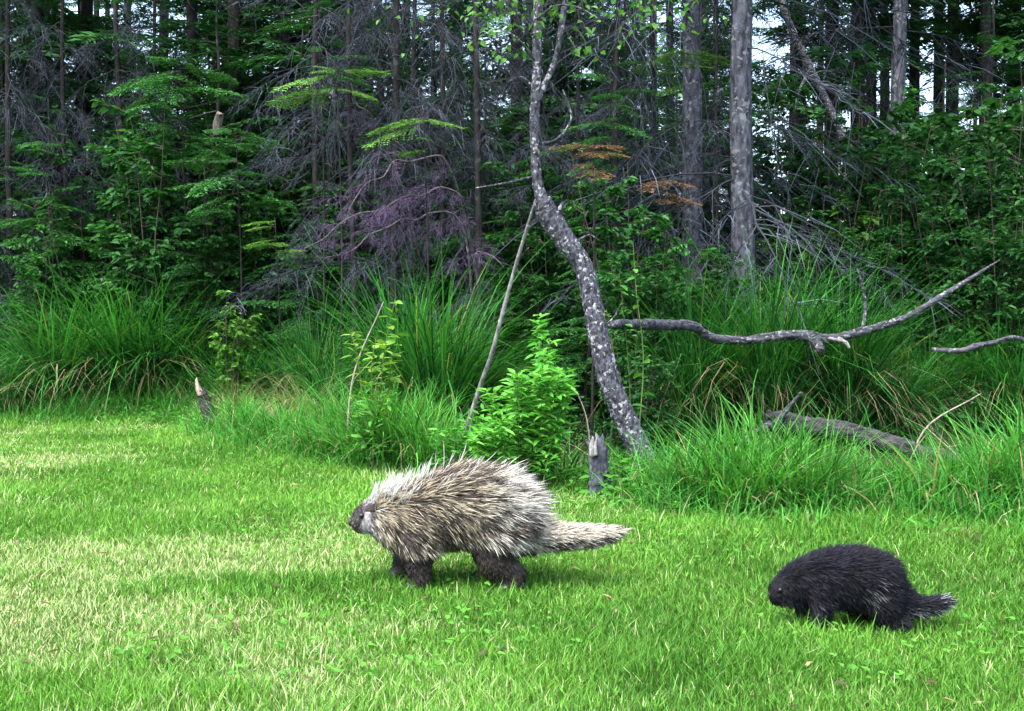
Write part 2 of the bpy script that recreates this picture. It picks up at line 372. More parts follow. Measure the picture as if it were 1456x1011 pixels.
# ------------------------------------------------------------------ sedge tussocks
def sedge_mesh(seed, n=900, h=1.3, spread=.34, green=((.006, .050, .011), (.048, .225, .036)), dead=.07, dr=(.3, 1.05), w=(.006, .014)):
    global rng
    keep = rng; rng = np.random.default_rng(seed)
    a = rng.uniform(0, 2*PI, n); r = spread*.45*np.sqrt(rng.random(n))
    base = np.stack([r*np.cos(a), r*np.sin(a), np.full(n, -.04)], -1)
    az = a+rng.normal(0, .6, n)
    hh = h*rng.uniform(.4, 1.2, n)
    c1 = rcol(n, *green, .25); az = np.where(rng.random(n) < .2, rng.uniform(0, 2*PI, n), az)
    yl = rng.random(n) < .03; c1[yl] = rcol(int(yl.sum()), (.12, .20, .04), (.22, .27, .08))
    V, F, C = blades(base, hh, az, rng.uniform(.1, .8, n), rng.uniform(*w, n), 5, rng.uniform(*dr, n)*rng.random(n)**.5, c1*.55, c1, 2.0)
    g = Geo(); g.add(V, F, C)
    m = int(n*dead)
    if m:
        a = rng.uniform(0, 2*PI, m); base = np.stack([spread*.4*np.cos(a), spread*.4*np.sin(a), rng.uniform(0, .12, m)], -1)
        c1 = rcol(m, (.20, .16, .09), (.40, .34, .22))
        V, F, C = blades(base, h*rng.uniform(.4, .9, m), a+rng.normal(0, .5, m), rng.uniform(.4, .9, m), rng.uniform(.004, .008, m), 5, rng.uniform(.6, 1.05, m), c1*.8, c1, 1.5)
        g.add(V, F, C)
    rng = keep
    return g.mesh('sedge', 'grass')
SEDGE = [sedge_mesh(s, n) for s, n in ((1, 850), (2, 950), (3, 800))]
BRIGHT = [sedge_mesh(s, 420, .56, .40, ((.022, .125, .018), (.095, .33, .048)), .04, (.2, .95), (.007, .014)) for s in (11, 12, 13)]
DRY = sedge_mesh(21, 320, .6, .3, ((.10, .11, .05), (.2, .2, .09)), 1.2)

def plant_at(name, me, px, Y, rz, sc, label, cat, group=None, z=None):
    p = P(px, 455, Y)
    k = .76+.44*((px*.6180339+Y*.37) % 1.0)
    o = link(name, me, None, (p[0], Y, Z(p[0], Y) if z is None else z), (0, 0, rz), (sc, sc, sc*k) if np.isscalar(sc) else (sc[0], sc[1], sc[2]*k))
    return tag(o, label, cat, group)
for i, (px, Y, s) in enumerate([(75, 11.4, 1.0), (130, 11.7, 1.1), (185, 11.5, 1.15), (235, 11.6, 1.1), (165, 12.3, 1.2)]):
    plant_at('sedge_tussock', SEDGE[i % 3], px, Y, i*1.7, (s*1.25, s*1.25, s), 'tall arching green sedge tussock in the lush clump beyond the pale stub', 'sedge', 'sedge clump beyond the pale stub')
for i, (px, Y, s) in enumerate([(8, 11.3, .72), (35, 11.8, .66)]):
    plant_at('sedge_tussock', SEDGE[(i+1) % 3], px, Y, i*2.7, s, 'shorter olive sedge tussock beside the lush sedge clump', 'sedge', 'short sedges by the lush clump')
for i, (px, Y, s) in enumerate([(340, 10.8, .72), (395, 11.0, .8), (450, 10.2, .85), (480, 9.6, .75), (290, 11.4, .8)]):
    plant_at('sedge_tussock', SEDGE[i % 3], px, Y, i*1.1, s, 'dark shaded sedge tussock under the grey brush pile', 'sedge', 'shaded sedges under the brush pile')
for i, (px, Y, s) in enumerate([(575, 9.2, 1.15), (625, 9.0, 1.22), (655, 9.3, 1.1), (600, 9.7, 1.2)]):
    plant_at('sedge_tussock', SEDGE[(i+2) % 3], px, Y, i*2.3, s, 'tall sedge tussock with straw skirt beside the thin leaning pole', 'sedge', 'sedges beside the leaning pole')
for i, (px, Y, s) in enumerate([(985, 8.6, .98), (1040, 8.9, 1.05), (1090, 8.6, 1.1), (1140, 8.9, 1.0), (1200, 8.7, 1.05), (1060, 9.6, 1.15)]):
    plant_at('sedge_tussock', SEDGE[i % 3], px, Y, i*.9, s, 'tall sedge tussock hanging below the long fallen branch', 'sedge', 'sedges below the fallen branch')
for i, (px, Y, s) in enumerate([(1265, 9.0, .9), (1320, 9.6, .85), (1385, 9.8, .85), (1440, 9.6, .9)]):
    plant_at('sedge_tussock', SEDGE[(i+1) % 3], px, Y, i*1.9, s, 'dark sedge tussock in the hollow behind the fallen log', 'sedge', 'sedges behind the log')
for i, (px, Y, s) in enumerate([(1015, 5.75, .92), (1060, 5.6, .9), (1110, 5.55, .95), (1150, 5.75, .82), (1085, 5.95, 1.05), (1195, 5.6, .6)]):
    plant_at('grass_tuft', BRIGHT[i % 3], px, Y, i*1.3, s, 'bright green tall grass tuft in front of the fallen log', 'grass', 'bright tufts before the log')
for i, (px, Y, s) in enumerate([(1395, 5.6, .8), (1440, 5.7, 1.05), (1475, 5.6, 1.1), (1260, 5.9, .6), (1320, 5.8, .55)]):
    plant_at('grass_tuft', BRIGHT[(i+1) % 3], px, Y, i*1.8, s, 'tall grass tuft behind the black young porcupine', 'grass', 'tufts behind the young porcupine')
for i, (px, Y, s) in enumerate([(520, 7.6, .9), (565, 7.3, .95), (610, 7.2, .9), (460, 7.9, .85), (660, 7.0, .75), (400, 8.6, .8), (540, 8.0, 1.05), (350, 9.3, .7), (485, 8.4, .9), (590, 7.9, 1.1)]):
    plant_at('grass_tuft', BRIGHT[(i+2) % 3], px, Y, i*2.1, s, 'leafy green grass tuft behind the large porcupine', 'grass', 'tufts behind the large porcupine')
for i, (px, Y, s) in enumerate([(335, 10.3, .8), (440, 9.3, 1.15), (410, 9.8, .9)]):
    plant_at('dry_tussock', DRY, px, Y, i*2.0, s, 'collapsed straw-grey dry grass tussock below the brush pile', 'grass', 'dry tussocks')

plant_at('dry_weed', DRY, 1368, 4.95, .5, (.32, .32, .16), 'flattened grey dry weed patch on the lawn behind the young porcupine', 'weed')

# ------------------------------------------------------------------ conifer building blocks
def bough(seed, L=1.0, tw=18, kl=(.05, .09), cg=((.020, .075, .020), (.05, .135, .03)), density=13, droop=.25):
    r = np.random.default_rng(seed); g = Geo()
    t = np.linspace(0, 1, 6)
    ax = np.stack([L*t, .05*L*np.sin(t*3+seed), -droop*L*t**1.6], -1)
    V, F = tubes(ax[None], (.010*(1-t*.85))[None]*L**.7, 3); g.add(V, F, (.06, .05, .045))
    pos = []; dr = []
    for k in range(tw):
        u = .10+.9*(k+.5)/tw; b = np.array([np.interp(u, t, ax[:, j]) for j in range(3)])
        for s in (-1, 1):
            tl = L*.46*(1-u*.72)*r.uniform(.7, 1.15); an = s*r.uniform(.75, 1.1)
            d = np.array([math.cos(an), math.sin(an), r.uniform(-.25, .05)])
            m = max(3, int(density*tl/L*2.2)); v = (np.arange(m)+.5)/m
            p = b+d*tl*v[:, None]; p[:, 2] -= .25*tl*v**2
            for q in range(m):
                for s2 in (-1, 1):
                    a2 = an+s2*r.uniform(.4, .9)
                    pos.append(p[q]); dr.append([math.cos(a2), math.sin(a2), r.uniform(-.4, .15)])
    pos = np.array(pos); dr = np.array(dr); n = len(pos)
    up = nrm(np.stack([r.normal(0, .35, n), r.normal(0, .35, n), np.ones(n)], -1))
    l = r.uniform(*kl, n)*L**.5
    V, F = leaves(pos, dr, up, l, l*.30, .1, .1)
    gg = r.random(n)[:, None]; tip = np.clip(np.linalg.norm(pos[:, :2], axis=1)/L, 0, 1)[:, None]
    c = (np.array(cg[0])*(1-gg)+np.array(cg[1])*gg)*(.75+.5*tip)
    g.add(V, F, np.repeat(c, 4, 0))
    return g.arrays()
def xf(arr, M, t):
    V, F, C = arr
    return V@np.asarray(M).T+np.asarray(t), F, C
def rot(az, pitch=0, roll=0, s=1.0):
    return np.array(Euler((roll, -pitch, az), 'XYZ').to_matrix())*s
def add_arr(g, arr): g.add(*arr)

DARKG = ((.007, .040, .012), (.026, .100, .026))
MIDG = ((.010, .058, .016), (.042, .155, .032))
LIME = ((.035, .11, .02), (.10, .22, .04))  # lighter green with sunlight on the boughs painted in
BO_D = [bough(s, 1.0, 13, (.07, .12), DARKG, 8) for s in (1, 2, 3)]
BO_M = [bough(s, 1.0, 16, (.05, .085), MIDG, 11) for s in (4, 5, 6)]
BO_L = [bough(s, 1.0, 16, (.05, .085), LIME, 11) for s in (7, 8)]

def dead_branch(seed, L=1.0, fine=1.0, droop=.5):
    r = np.random.default_rng(seed); g = Geo()
    t = np.linspace(0, 1, 7)
    ax = np.stack([L*t, .12*L*np.cumsum(r.normal(0, .3, 7))*t, -droop*L*t**1.7+.04*L*np.cumsum(r.normal(0, .3, 7))], -1)
    V, F = tubes(ax[None], (.006*(1-.85*t)+.001)[None]*L**.6, 4); g.add(V, F, (.026, .029, .036))
    n1 = int(22*fine); u = r.uniform(.12, 1, n1); b = np.stack([np.interp(u, t, ax[:, j]) for j in range(3)], -1)
    an = r.choice([-1, 1], n1)*r.uniform(.5, 1.2, n1); l = L*.5*(1.1-u)*r.uniform(.5, 1.3, n1)
    d = np.stack([np.cos(an), np.sin(an), r.uniform(-.9, .15, n1)], -1)
    tt = np.linspace(0, 1, 4)
    p = b[:, None]+d[:, None]*(l[:, None]*tt)[..., None]; p[..., 2] -= .45*l[:, None]*tt**2; p += r.normal(0, .012, p.shape)*tt[None, :, None]
    V, F = tubes(p, np.broadcast_to((.0034*(1-.7*tt))[None], (n1, 4)), 3); g.add(V, F, (.036, .041, .052))
    n2 = int(n1*4.5); i = r.integers(0, n1, n2); w = r.uniform(.15, 1, n2)
    b2 = b[i]+d[i]*(l[i]*w)[:, None]; b2[:, 2] -= .45*l[i]*w**2
    a2 = an[i]+r.choice([-1, 1], n2)*r.uniform(.4, 1.3, n2); l2 = r.uniform(.04, .22, n2)*L**.5
    d2 = np.stack([np.cos(a2), np.sin(a2), r.uniform(-1.1, .3, n2)], -1)
    t3 = np.linspace(0, 1, 3); p = b2[:, None]+d2[:, None]*(l2[:, None]*t3)[..., None]; p[..., 2] -= .4*l2[:, None]*t3**2
    V, F = tubes(p, np.broadcast_to((.0026*(1-.6*t3))[None], (n2, 3)), 3)
    cc = np.repeat((.35+2.6*r.random((n2, 1))**2.2)*np.array([[.028, .034, .045]]), 9, 0); g.add(V, F, cc)
    return g.arrays()
DB = [dead_branch(s, 1.0, .8) for s in range(5)]

def trunk_mesh(name, H, r0, mat, seed, lean=0.02, sides=10, n=26):
    r = np.random.default_rng(seed)
    z = np.linspace(-.1, H, 9); c = np.stack([np.cumsum(r.normal(0, lean, 9)), np.cumsum(r.normal(0, lean, 9)), z, r0*(1-.8*z.clip(0)/H)*(1+.35*np.exp(-z.clip(0)/.25))], -1)
    c[0, :2] = 0; c[1, :2] *= .3
    g = Geo(); V, F = limb(c, n, sides, .06, seed); g.add(V, F, (.2, .2, .2))
    return g.mesh(name, mat, True), c
def crown_mesh(seed, H, zb, zd, R, boughs, nb, deadn, trunk_c, droop=.25, gap=0.0):
    """green boughs from zb to the top, dead twiggy branches from zd to zb"""
    r = np.random.default_rng(seed); g = Geo(); gd = Geo()
    at = lambda z: np.array([np.interp(z, trunk_c[:, 2], trunk_c[:, 0]), np.interp(z, trunk_c[:, 2], trunk_c[:, 1]), z])
    for k in range(nb):
        f = (k+r.random())/nb; z = zb+(H-zb)*f
        l = R*(1-f*.88)*r.uniform(.65, 1.15)
        add_arr(g, xf(boughs[r.integers(len(boughs))], rot(r.uniform(0, 2*PI), r.uniform(-.25, .2)+.25*f, r.normal(0, .15), l), at(z)))
    for k in range(deadn):
        z = zd+(zb+.6-zd)*r.random(); l = R*r.uniform(.35, .95)
        add_arr(gd, xf(DB[r.integers(len(DB))], rot(r.uniform(0, 2*PI), r.uniform(-.35, .3), r.normal(0, .3), l), at(z)))
    return (g.mesh('crown', 'needle') if nb else None), (gd.mesh('dead_branches', 'twig') if deadn else None)

# kinds of tree: (trunk mesh, crown mesh, dead-branch mesh), built at a standard size
KIND = {}
def kind(name, H, r0, mat, seed, zb, zd, R, boughs, nb, deadn, lean=.02):
    tm, c = trunk_mesh('trunk', H, r0, mat, seed, lean)
    cm, dm = crown_mesh(seed, H, zb, zd, R, boughs, nb, deadn, c)
    KIND[name] = (tm, cm, dm)
kind('spruce_a', 11, .095, 'spruce_bark', 31, 4.2, 1.2, 1.6, BO_D, 75, 20)
kind('spruce_b', 12, .09, 'dark_bark', 32, 2.6, 1.0, 1.5, BO_D, 80, 18)
kind('far_a', 13, .13, 'dark_bark', 33, 4.0, 1.6, 1.7, BO_D, 64, 8)
kind('far_b', 14, .12, 'dark_bark', 34, 5.2, 2.0, 1.6, BO_D, 60, 8)
kind('far_c', 12, .11, 'spruce_bark', 35, 2.4, .8, 1.7, BO_D, 66, 10)
kind('dead_a', 7.5, .034, 'dark_bark', 36, 6.5, 1.2, .95, BO_D, 0, 56)
kind('dead_b', 7.0, .028, 'dark_bark', 37, 6.0, 1.1, 1.0, BO_D, 0, 56)
kind('fir_a', 3.0, .03, 'dark_bark', 38, .25, .1, 1.05, BO_M, 46, 0)
kind('fir_b', 2.4, .028, 'dark_bark', 39, .2, .1, .95, BO_M, 40, 0)
kind('fir_dark', 4.2, .04, 'dark_bark', 40, .4, .1, 1.3, BO_D, 60, 12)

def tree(name, kd, px, Y, label, cat='tree', group=None, rz=0, sc=1.0, sxy=None):
    x = (px-728)/FPX*Y
    r = thing(name, label, cat, (x, Y, Z(x, Y)), rz, (sxy or sc, sxy or sc, sc), group)
    tm, cm, dm = KIND[kd]
    link('trunk', tm, r)
    if cm: link('crown', cm, r)
    if dm: tag(link('dead_branches', dm, r), kind='stuff')
    return r
# two grey spruces in front on the right, with a thin pole between
tree('spruce_tree', 'spruce_a', 985, 10.6, 'grey spruce trunk with twiggy dead limbs nearer the leaning birch', rz=.4, sxy=1.12)
tree('spruce_tree', 'spruce_a', 1056, 10.0, 'straight grey spruce trunk beside the green shrub thicket', rz=2.6, sxy=1.15)
tree('thin_spruce', 'dead_b', 1021, 10.3, 'thin bare stem standing between two grey spruce trunks', rz=1.2, sc=1.0, sxy=.55)
# dead grey spruces making the tangle above the brush pile and at the left
for i, (px, Y, k, s) in enumerate([(455, 11.6, 'dead_a', 1.1), (505, 10.8, 'dead_b', 1.15), (560, 10.4, 'dead_a', 1.15), (625, 10.7, 'dead_b', 1.1), (680, 10.2, 'dead_a', 1.0), (590, 11.8, 'dead_b', 1.2)]):
    tree('dead_spruce', k, px, Y, 'dead grey spruce with tangled bare twigs above the brush pile', 'tree', 'dead spruces above the brush pile', i*1.3, s)
for i, (px, Y, k, s) in enumerate([(20, 12.8, 'dead_a', 1.1), (100, 13.2, 'dead_b', 1.15), (168, 12.6, 'dead_a', 1.1), (-40, 12.4, 'dead_b', 1.0), (230, 13.4, 'dead_b', 1.15)]):
    tree('dead_spruce', k, px, Y, 'dead grey spruce bristling with bare limbs behind the lush sedge clump', 'tree', 'dead spruces behind the sedge clump', i*2.1, s)
for i, (px, Y, k, s) in enumerate([(880, 10.6, 'dead_a', .95), (935, 11.4, 'dead_b', 1.05), (820, 11.2, 'dead_b', 1.0)]):
    tree('dead_spruce', k, px, Y, 'dead twiggy spruce between the leaning birch and the grey spruces', 'tree', 'dead spruces by the birch', i*1.7, s)
# standing living spruces
for i, (px, Y, k, s) in enumerate([(52, 14.6, 'spruce_b', 1.1), (330, 13.2, 'spruce_b', 1.0), (275, 14.5, 'spruce_b', 1.0), (410, 13.6, 'spruce_b', 1.05), (740, 13.5, 'spruce_b', 1.0), (500, 13.8, 'spruce_b', 1.0), (130, 15.5, 'spruce_b', 1.1)]):
    tree('spruce_tree', k, px, Y, 'living spruce with dark green crown rising behind the dead tangle', 'tree', 'spruces behind the tangle', i*.8, s)
# trunks seen against the pale sky at the right
for i, (px, Y, k, s) in enumerate([(1128, 19, 'far_a', 1.0), (1180, 17.5, 'far_b', 1.0), (1216, 16.5, 'far_a', .95), (1238, 21, 'far_b', 1.0), (1256, 24, 'far_a', 1.0), (1294, 19.5, 'far_b', .9), (1330, 22, 'far_a', 1.0), (1352, 17.5, 'far_b', .95), (1400, 16.5, 'far_b', .85), (1440, 19, 'far_a', 1.0)]):
    tree('forest_tree', k, px, Y, 'tall straight dark conifer trunk with pale sky between its neighbours', 'tree', 'dark trunks before the sky', i*1.1, s)
tree('forest_tree', 'spruce_a', 1274, 15.0, 'tall grey conifer trunk paler than the dark trunks round it', rz=3.0, sc=1.15)
# deeper wood
r_ = np.random.default_rng(77); kk = 0
for row, Y0 in enumerate([17, 20, 23.5, 27.5, 32, 37]):
    half = .46*Y0+2.5; x = -half
    while x < half:
        xx = x+r_.uniform(-.5, .5); yy = Y0+r_.uniform(-1.4, 1.4)
        px = xx/yy*FPX+728
        gapz = ((1070 < px < 1420) and Y0 < 30) or (1070 < px < 1115) or (1228 < px < 1330)
        if not gapz:
            k = ['far_a', 'far_b', 'far_c'][r_.integers(3)] if px > 1040 else ['far_a', 'far_c', 'far_c'][r_.integers(3)]
            tree('forest_tree', k, px, yy, 'dark conifer in the depth of the wood behind the front trees', 'tree', 'conifers in the depth of the wood', r_.uniform(0, 6), r_.uniform(.85, 1.15))
        x += r_.uniform(1.3, 2.2)*(1+row*.06)
# a dark understory of firs that closes the view under the crowns
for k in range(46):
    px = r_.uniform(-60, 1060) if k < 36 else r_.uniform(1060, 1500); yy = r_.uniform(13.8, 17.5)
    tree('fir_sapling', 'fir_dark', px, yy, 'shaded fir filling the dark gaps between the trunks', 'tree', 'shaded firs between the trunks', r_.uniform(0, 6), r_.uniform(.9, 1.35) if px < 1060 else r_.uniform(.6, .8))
# understory firs
for i, (px, Y, k, s) in enumerate([(60, 12.5, 'fir_a', 1.05), (125, 12.8, 'fir_a', 1.0), (5, 13.0, 'fir_a', 1.1), (190, 12.4, 'fir_b', 1.05), (240, 12.6, 'fir_b', .95)]):
    tree('fir_sapling', k, px, Y, 'green young fir among dead limbs behind the lush sedge clump', 'tree', 'young firs behind the sedge clump', i*1.9, s)
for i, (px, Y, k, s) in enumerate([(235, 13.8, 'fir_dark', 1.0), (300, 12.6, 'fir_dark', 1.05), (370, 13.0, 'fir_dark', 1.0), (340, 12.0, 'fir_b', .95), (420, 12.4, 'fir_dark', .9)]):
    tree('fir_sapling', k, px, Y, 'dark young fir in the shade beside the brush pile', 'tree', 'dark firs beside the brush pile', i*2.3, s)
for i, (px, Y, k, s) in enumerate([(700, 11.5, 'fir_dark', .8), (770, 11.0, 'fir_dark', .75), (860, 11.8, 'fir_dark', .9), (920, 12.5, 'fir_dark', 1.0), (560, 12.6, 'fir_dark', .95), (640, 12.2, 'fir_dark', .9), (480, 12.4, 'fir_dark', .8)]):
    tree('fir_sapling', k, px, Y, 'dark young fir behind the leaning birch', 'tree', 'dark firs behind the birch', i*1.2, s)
for i, (px, Y, k, s) in enumerate([(1110, 14.5, 'fir_dark', .75), (1330, 14.5, 'fir_dark', .9), (1420, 13.8, 'fir_dark', 1.05), (1460, 13, 'fir_dark', 1.1), (1240, 15.0, 'fir_dark', .75)]):
    tree('fir_sapling', k, px, Y, 'dark young fir above the green shrub thicket', 'tree', 'dark firs above the thicket', i*2.6, s)

for i, (px, Y, k, s) in enumerate([(300, 11.6, 'fir_dark', .55), (255, 12.0, 'fir_b', .8), (432, 11.2, 'fir_b', .85), (700, 9.9, 'fir_b', .62), (835, 9.6, 'fir_b', .75), (735, 10.6, 'fir_a', .75), (520, 11.3, 'fir_a', .9), (905, 10.9, 'fir_a', .8), (655, 11.0, 'fir_a', .95)]):
    tree('fir_sapling', k, px, Y, 'green young fir growing up through dead grey twigs', 'tree', 'young firs in the dead twigs', i*2.2, s)
# lime-green fir boughs, their sunlit look put into the needle colour
def bough_plant(px, py, Y, nb, label, L=.55, boughs=None, az0=None):
    """a low fir stem that carries a few flat boughs at one height"""
    p = P(px, py, Y); zg = Z(p[0], Y)
    r = thing('young_fir', label, 'tree', (p[0], Y+.25, zg))
    H = p[2]-zg
    g = Geo(); V, F = limb([(0, 0, -.05, .011), (.03, .01, H*.5, .008), (0, -.03, H+.15, .004)], 14, 7, .05, int(px)); g.add(V, F, (.2, .2, .2))
    link('trunk', g.mesh('trunk', 'dark_bark', True), r)
    g = Geo(); rr = np.random.default_rng(int(px)); bs = boughs or BO_L
    for k in range(nb if bs is BO_L else nb*2):
        az = -PI/2+rr.uniform(-1.9, 1.9)
        add_arr(g, xf(bs[k % len(bs)], rot(az, rr.uniform(-.15, .3), rr.normal(0, .2), L*rr.uniform(.45, 1.25)), (0, -.03, H+(rr.uniform(-.16, .14) if bs is BO_L else rr.uniform(-.6, .25)))))
    link('crown', g.mesh('crown', 'needle'), r)
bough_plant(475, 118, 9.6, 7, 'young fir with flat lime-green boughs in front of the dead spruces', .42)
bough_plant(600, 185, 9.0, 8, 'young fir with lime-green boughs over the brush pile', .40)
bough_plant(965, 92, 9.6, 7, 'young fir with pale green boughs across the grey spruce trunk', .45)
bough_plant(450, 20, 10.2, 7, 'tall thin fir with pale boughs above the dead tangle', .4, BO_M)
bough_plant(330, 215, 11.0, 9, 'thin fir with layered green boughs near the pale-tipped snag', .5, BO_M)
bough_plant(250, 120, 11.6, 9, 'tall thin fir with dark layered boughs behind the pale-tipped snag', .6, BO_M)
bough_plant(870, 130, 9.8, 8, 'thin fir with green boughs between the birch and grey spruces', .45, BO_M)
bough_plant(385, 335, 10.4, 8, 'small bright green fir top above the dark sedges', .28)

# ------------------------------------------------------------------ fallen dead spruce top: the fan of purple-grey brush
def brush_pile():
    r = thing('brush_pile', 'fan of dead purple-grey spruce branches fallen among sedges', 'branches', tuple(P(545, 455, 9.4)[:2])+(0,))
    base = np.array(r.location); base[2] = 0
    rr = np.random.default_rng(5)
    def stem(pts, Y, r0, nb, bl):
        ctrl = []
        for k, (px, py, dy) in enumerate(pts):
            ctrl.append(list(P(px, py, Y+dy)-base)+[r0*(1-.75*k/(len(pts)-1))])
        ctrl = resample(ctrl, 14); ctrl[1:, :3] += rr.normal(0, .025, (13, 3)); V, F = limb(ctrl, 40, 6, .12, int(pts[0][0])); g = Geo(); g.add(V, F, (.2, .17, .2))
        br = link('branch', g.mesh('branch', 'brush_wood', True), r)
        c = resample(ctrl, 40); g = Geo()
        d = nrm(c[-1, :3]-c[0, :3]); az = math.atan2(d[1], d[0])
        for k in range(nb):
            i = int(rr.integers(4, 39))
            add_arr(g, xf(DB[rr.integers(5)], rot(az+rr.uniform(-.9, .9), rr.uniform(-.75, .35), rr.uniform(-1, 1), bl*rr.uniform(.4, 1.1)*(1.25-i/40)), c[i, :3]))
        V, F, C = g.arrays(); g2 = Geo(); g2.add(V, F, C*np.array([1.9, 1.15, 1.65]))
        link('twigs', g2.mesh('twigs', 'twig'), br)
    stem([(700, 590, .9), (660, 300, .5), (600, 275, 0), (520, 300, -.3), (440, 355, -.5)], 9.4, .013, 26, .5)
    stem([(705, 585, 1.2), (650, 260, .6), (575, 228, .3), (505, 285, 0), (455, 345, -.2)], 9.4, .012, 26, .5)
    stem([(690, 590, .7), (650, 330, .4), (590, 310, 0), (530, 335, -.3), (475, 370, -.4)], 9.3, .012, 20, .45)
    stem([(640, 590, 1.3), (590, 330, .7), (540, 200, .5), (500, 120, .4)], 9.6, .012, 20, .5)
brush_pile()

# ------------------------------------------------------------------ leaning birch
def birch():
    Y = 6.7
    b = P(925, 690, Y); zb = Z(b[0], Y)
    r = thing('leaning_birch', 'leaning dark birch with white lichen patches and kinked trunk', 'tree', (b[0], Y, zb))
    o = np.array(r.location)
    def C(px, py, rpx, dy=0): return list(P(px, py, Y+dy)-o)+[rpx*Y/FPX]
    main = [C(940, 735, 34), C(933, 700, 24), C(922, 668, 19.5), C(893, 605, 16.5), C(868, 545, 16), C(853, 485, 14.5), C(842, 430, 14), C(829, 380, 13.5), C(805, 345, 15), C(782, 310, 16), C(770, 285, 13)]
    g = Geo(); V, F = limb(main, 150, 20, .10, 1); g.add(V, F, (.2, .2, .2)); tk = link('trunk', g.mesh('trunk', 'birch_bark', True), r)
    up = [C(779, 305, 12), C(765, 265, 8), C(761, 220, 6.5), C(760, 170, 7), C(763, 110, 6.5), C(764, 50, 6.5, .05), C(766, -40, 7, .1), C(770, -330, 4, .3), C(775, -600, 1.5, .4)]
    g = Geo(); V, F = limb(up, 110, 12, .14, 2); g.add(V, F, (.2, .2, .2)); link('upper_stem', g.mesh('stem', 'birch_bark', True), tk)
    for k, br in enumerate([
        [C(762, 150, 5), C(775, 120, 4.5), C(790, 85, 4), C(798, 40, 4.5), C(806, -10, 4), C(830, -120, 2), C(850, -230, .8)],
        [C(764, 205, 2.2), C(790, 200, 2), C(812, 170, 1.6), C(800, 130, 1)],
        [C(762, 252, 2.2), C(715, 262, 1.6), C(676, 268, .8)],
        [C(800, 340, 5), C(795, 300, 3.5), C(806, 285, 1.5)],
        [C(764, 60, 3), C(735, 20, 2.5, -.1), C(690, -20, 2, -.2), C(640, -60, 1, -.4)],
        [C(765, -10, 3), C(820, -40, 2.5, -.1), C(880, -50, 1.5, -.3), C(930, -45, .8, -.4)],
        [C(865, 540, 7), C(856, 537, 5.5), C(849, 535, 3)],
        [C(846, 462, 6), C(836, 455, 4), C(832, 452, 2)],
        [C(930, 690, 12), C(950, 712, 9, -.05), C(975, 738, 4, -.12)], [C(925, 690, 12), C(905, 712, 8, -.12), C(893, 735, 4, -.2)],
        [C(762, 90, 2.2), C(740, 62, 1.8, -.05), C(716, 48, 1.2, -.1), C(690, 60, .6, -.15)], [C(764, 30, 2.2), C(790, 12, 1.6, -.1), C(822, 14, 1, -.15), C(850, 30, .5, -.2)],
        [C(761, 130, 1.8), C(742, 112, 1.4), C(722, 118, .6)], [C(812, 352, 2.4), C(835, 335, 1.6), C(852, 342, .7)], [C(850, 470, 2), C(872, 452, 1.4), C(884, 430, .6)],
    ]):
        g = Geo(); V, F = limb(br, 16, 7, .08, 10+k); g.add(V, F, (.2, .2, .2)); link('branch', g.mesh('branch', 'birch_bark', True), tk)
    # leaves hanging from the upper boughs, a few on the trunk
    rr = np.random.default_rng(9); pos = []
    for (px, py, sx, sy, n) in [(705, 15, 34, 24, 60), (730, 60, 26, 22, 26), (870, 10, 60, 22, 95), (930, 25, 32, 16, 30), (830, 70, 12, 10, 14), (770, -120, 120, 80, 700), (780, -330, 110, 110, 700)]:
        for _ in range(n):
            pos.append(P(px+rr.normal(0, sx), py+rr.normal(0, sy), Y+rr.normal(-.1, .35))-o)
    pos = np.array(pos); n = len(pos); a = rr.uniform(0, 2*PI, n)
    dv = np.stack([np.cos(a), np.sin(a), rr.uniform(-1.1, -.1, n)], -1); up_ = nrm(np.stack([rr.normal(0, .4, n), rr.normal(-.3, .4, n), np.ones(n)], -1))
    l = rr.uniform(.028, .052, n); V, F = oval(pos, dv, up_, l, l*.7)
    gg = rr.random((n, 1)); c = np.array([[.028, .10, .022]])*(1-gg)+np.array([[.085, .21, .038]])*gg
    g = Geo(); g.add(V, F, np.repeat(c, 6, 0))
    # fine twigs that carry them
    m = 90; i = rr.integers(0, 220, m); p1 = pos[i]; p0 = p1+np.stack([rr.normal(0, .08, m), rr.normal(0, .08, m), rr.uniform(.1, .35, m)], -1)
    V, F = tubes(np.stack([p0, (p0+p1)/2+rr.normal(0, .02, (m, 3)), p1], 1), np.tile([.003, .002, .001], (m, 1)), 3); g.add(V, F, (.05, .045, .045))
    for k in range(9):
        q = resample(up, 40)[int(rr.integers(3, 24)), :3]; add_arr(g, xf(DB[k % 5], rot(rr.uniform(0, 6.28), rr.uniform(-.4, .3), rr.normal(0, .3), rr.uniform(.18, .4)), q))
    link('crown', g.mesh('crown', 'leaf'), r)
birch()

def wood(name, pts, label, cat, mat, n=24, sides=9, rough=.07, seed=1, extra=(), jag=0.0):
    """pts rows (px,py,Y,radius_px)"""
    p0 = P(*pts[0][:3]); lo = min(range(len(pts)), key=lambda i: P(*pts[i][:3])[2]); pl = P(*pts[lo][:3])
    r = thing(name, label, cat, tuple(pl)); o = np.array(r.location)
    def cv(rows): return [list(P(a, b, Y)-o)+[rp*Y/FPX] for (a, b, Y, rp) in rows]
    g = Geo(); V, F = limb(cv(pts), n, sides, rough, seed, jag); g.add(V, F, (.2, .2, .2))
    stem = link('stem', g.mesh('stem', mat, True), r)
    for k, (nm, rows, m2) in enumerate(extra):
        g = Geo(); V, F = limb(cv(rows), 14, 7, rough, seed+k+1, .02 if nm in ('splinter', 'broken_end', 'pale_tip') else 0); g.add(V, F, (.2, .2, .2)); link(nm, g.mesh(nm, m2, True), stem)
    return r
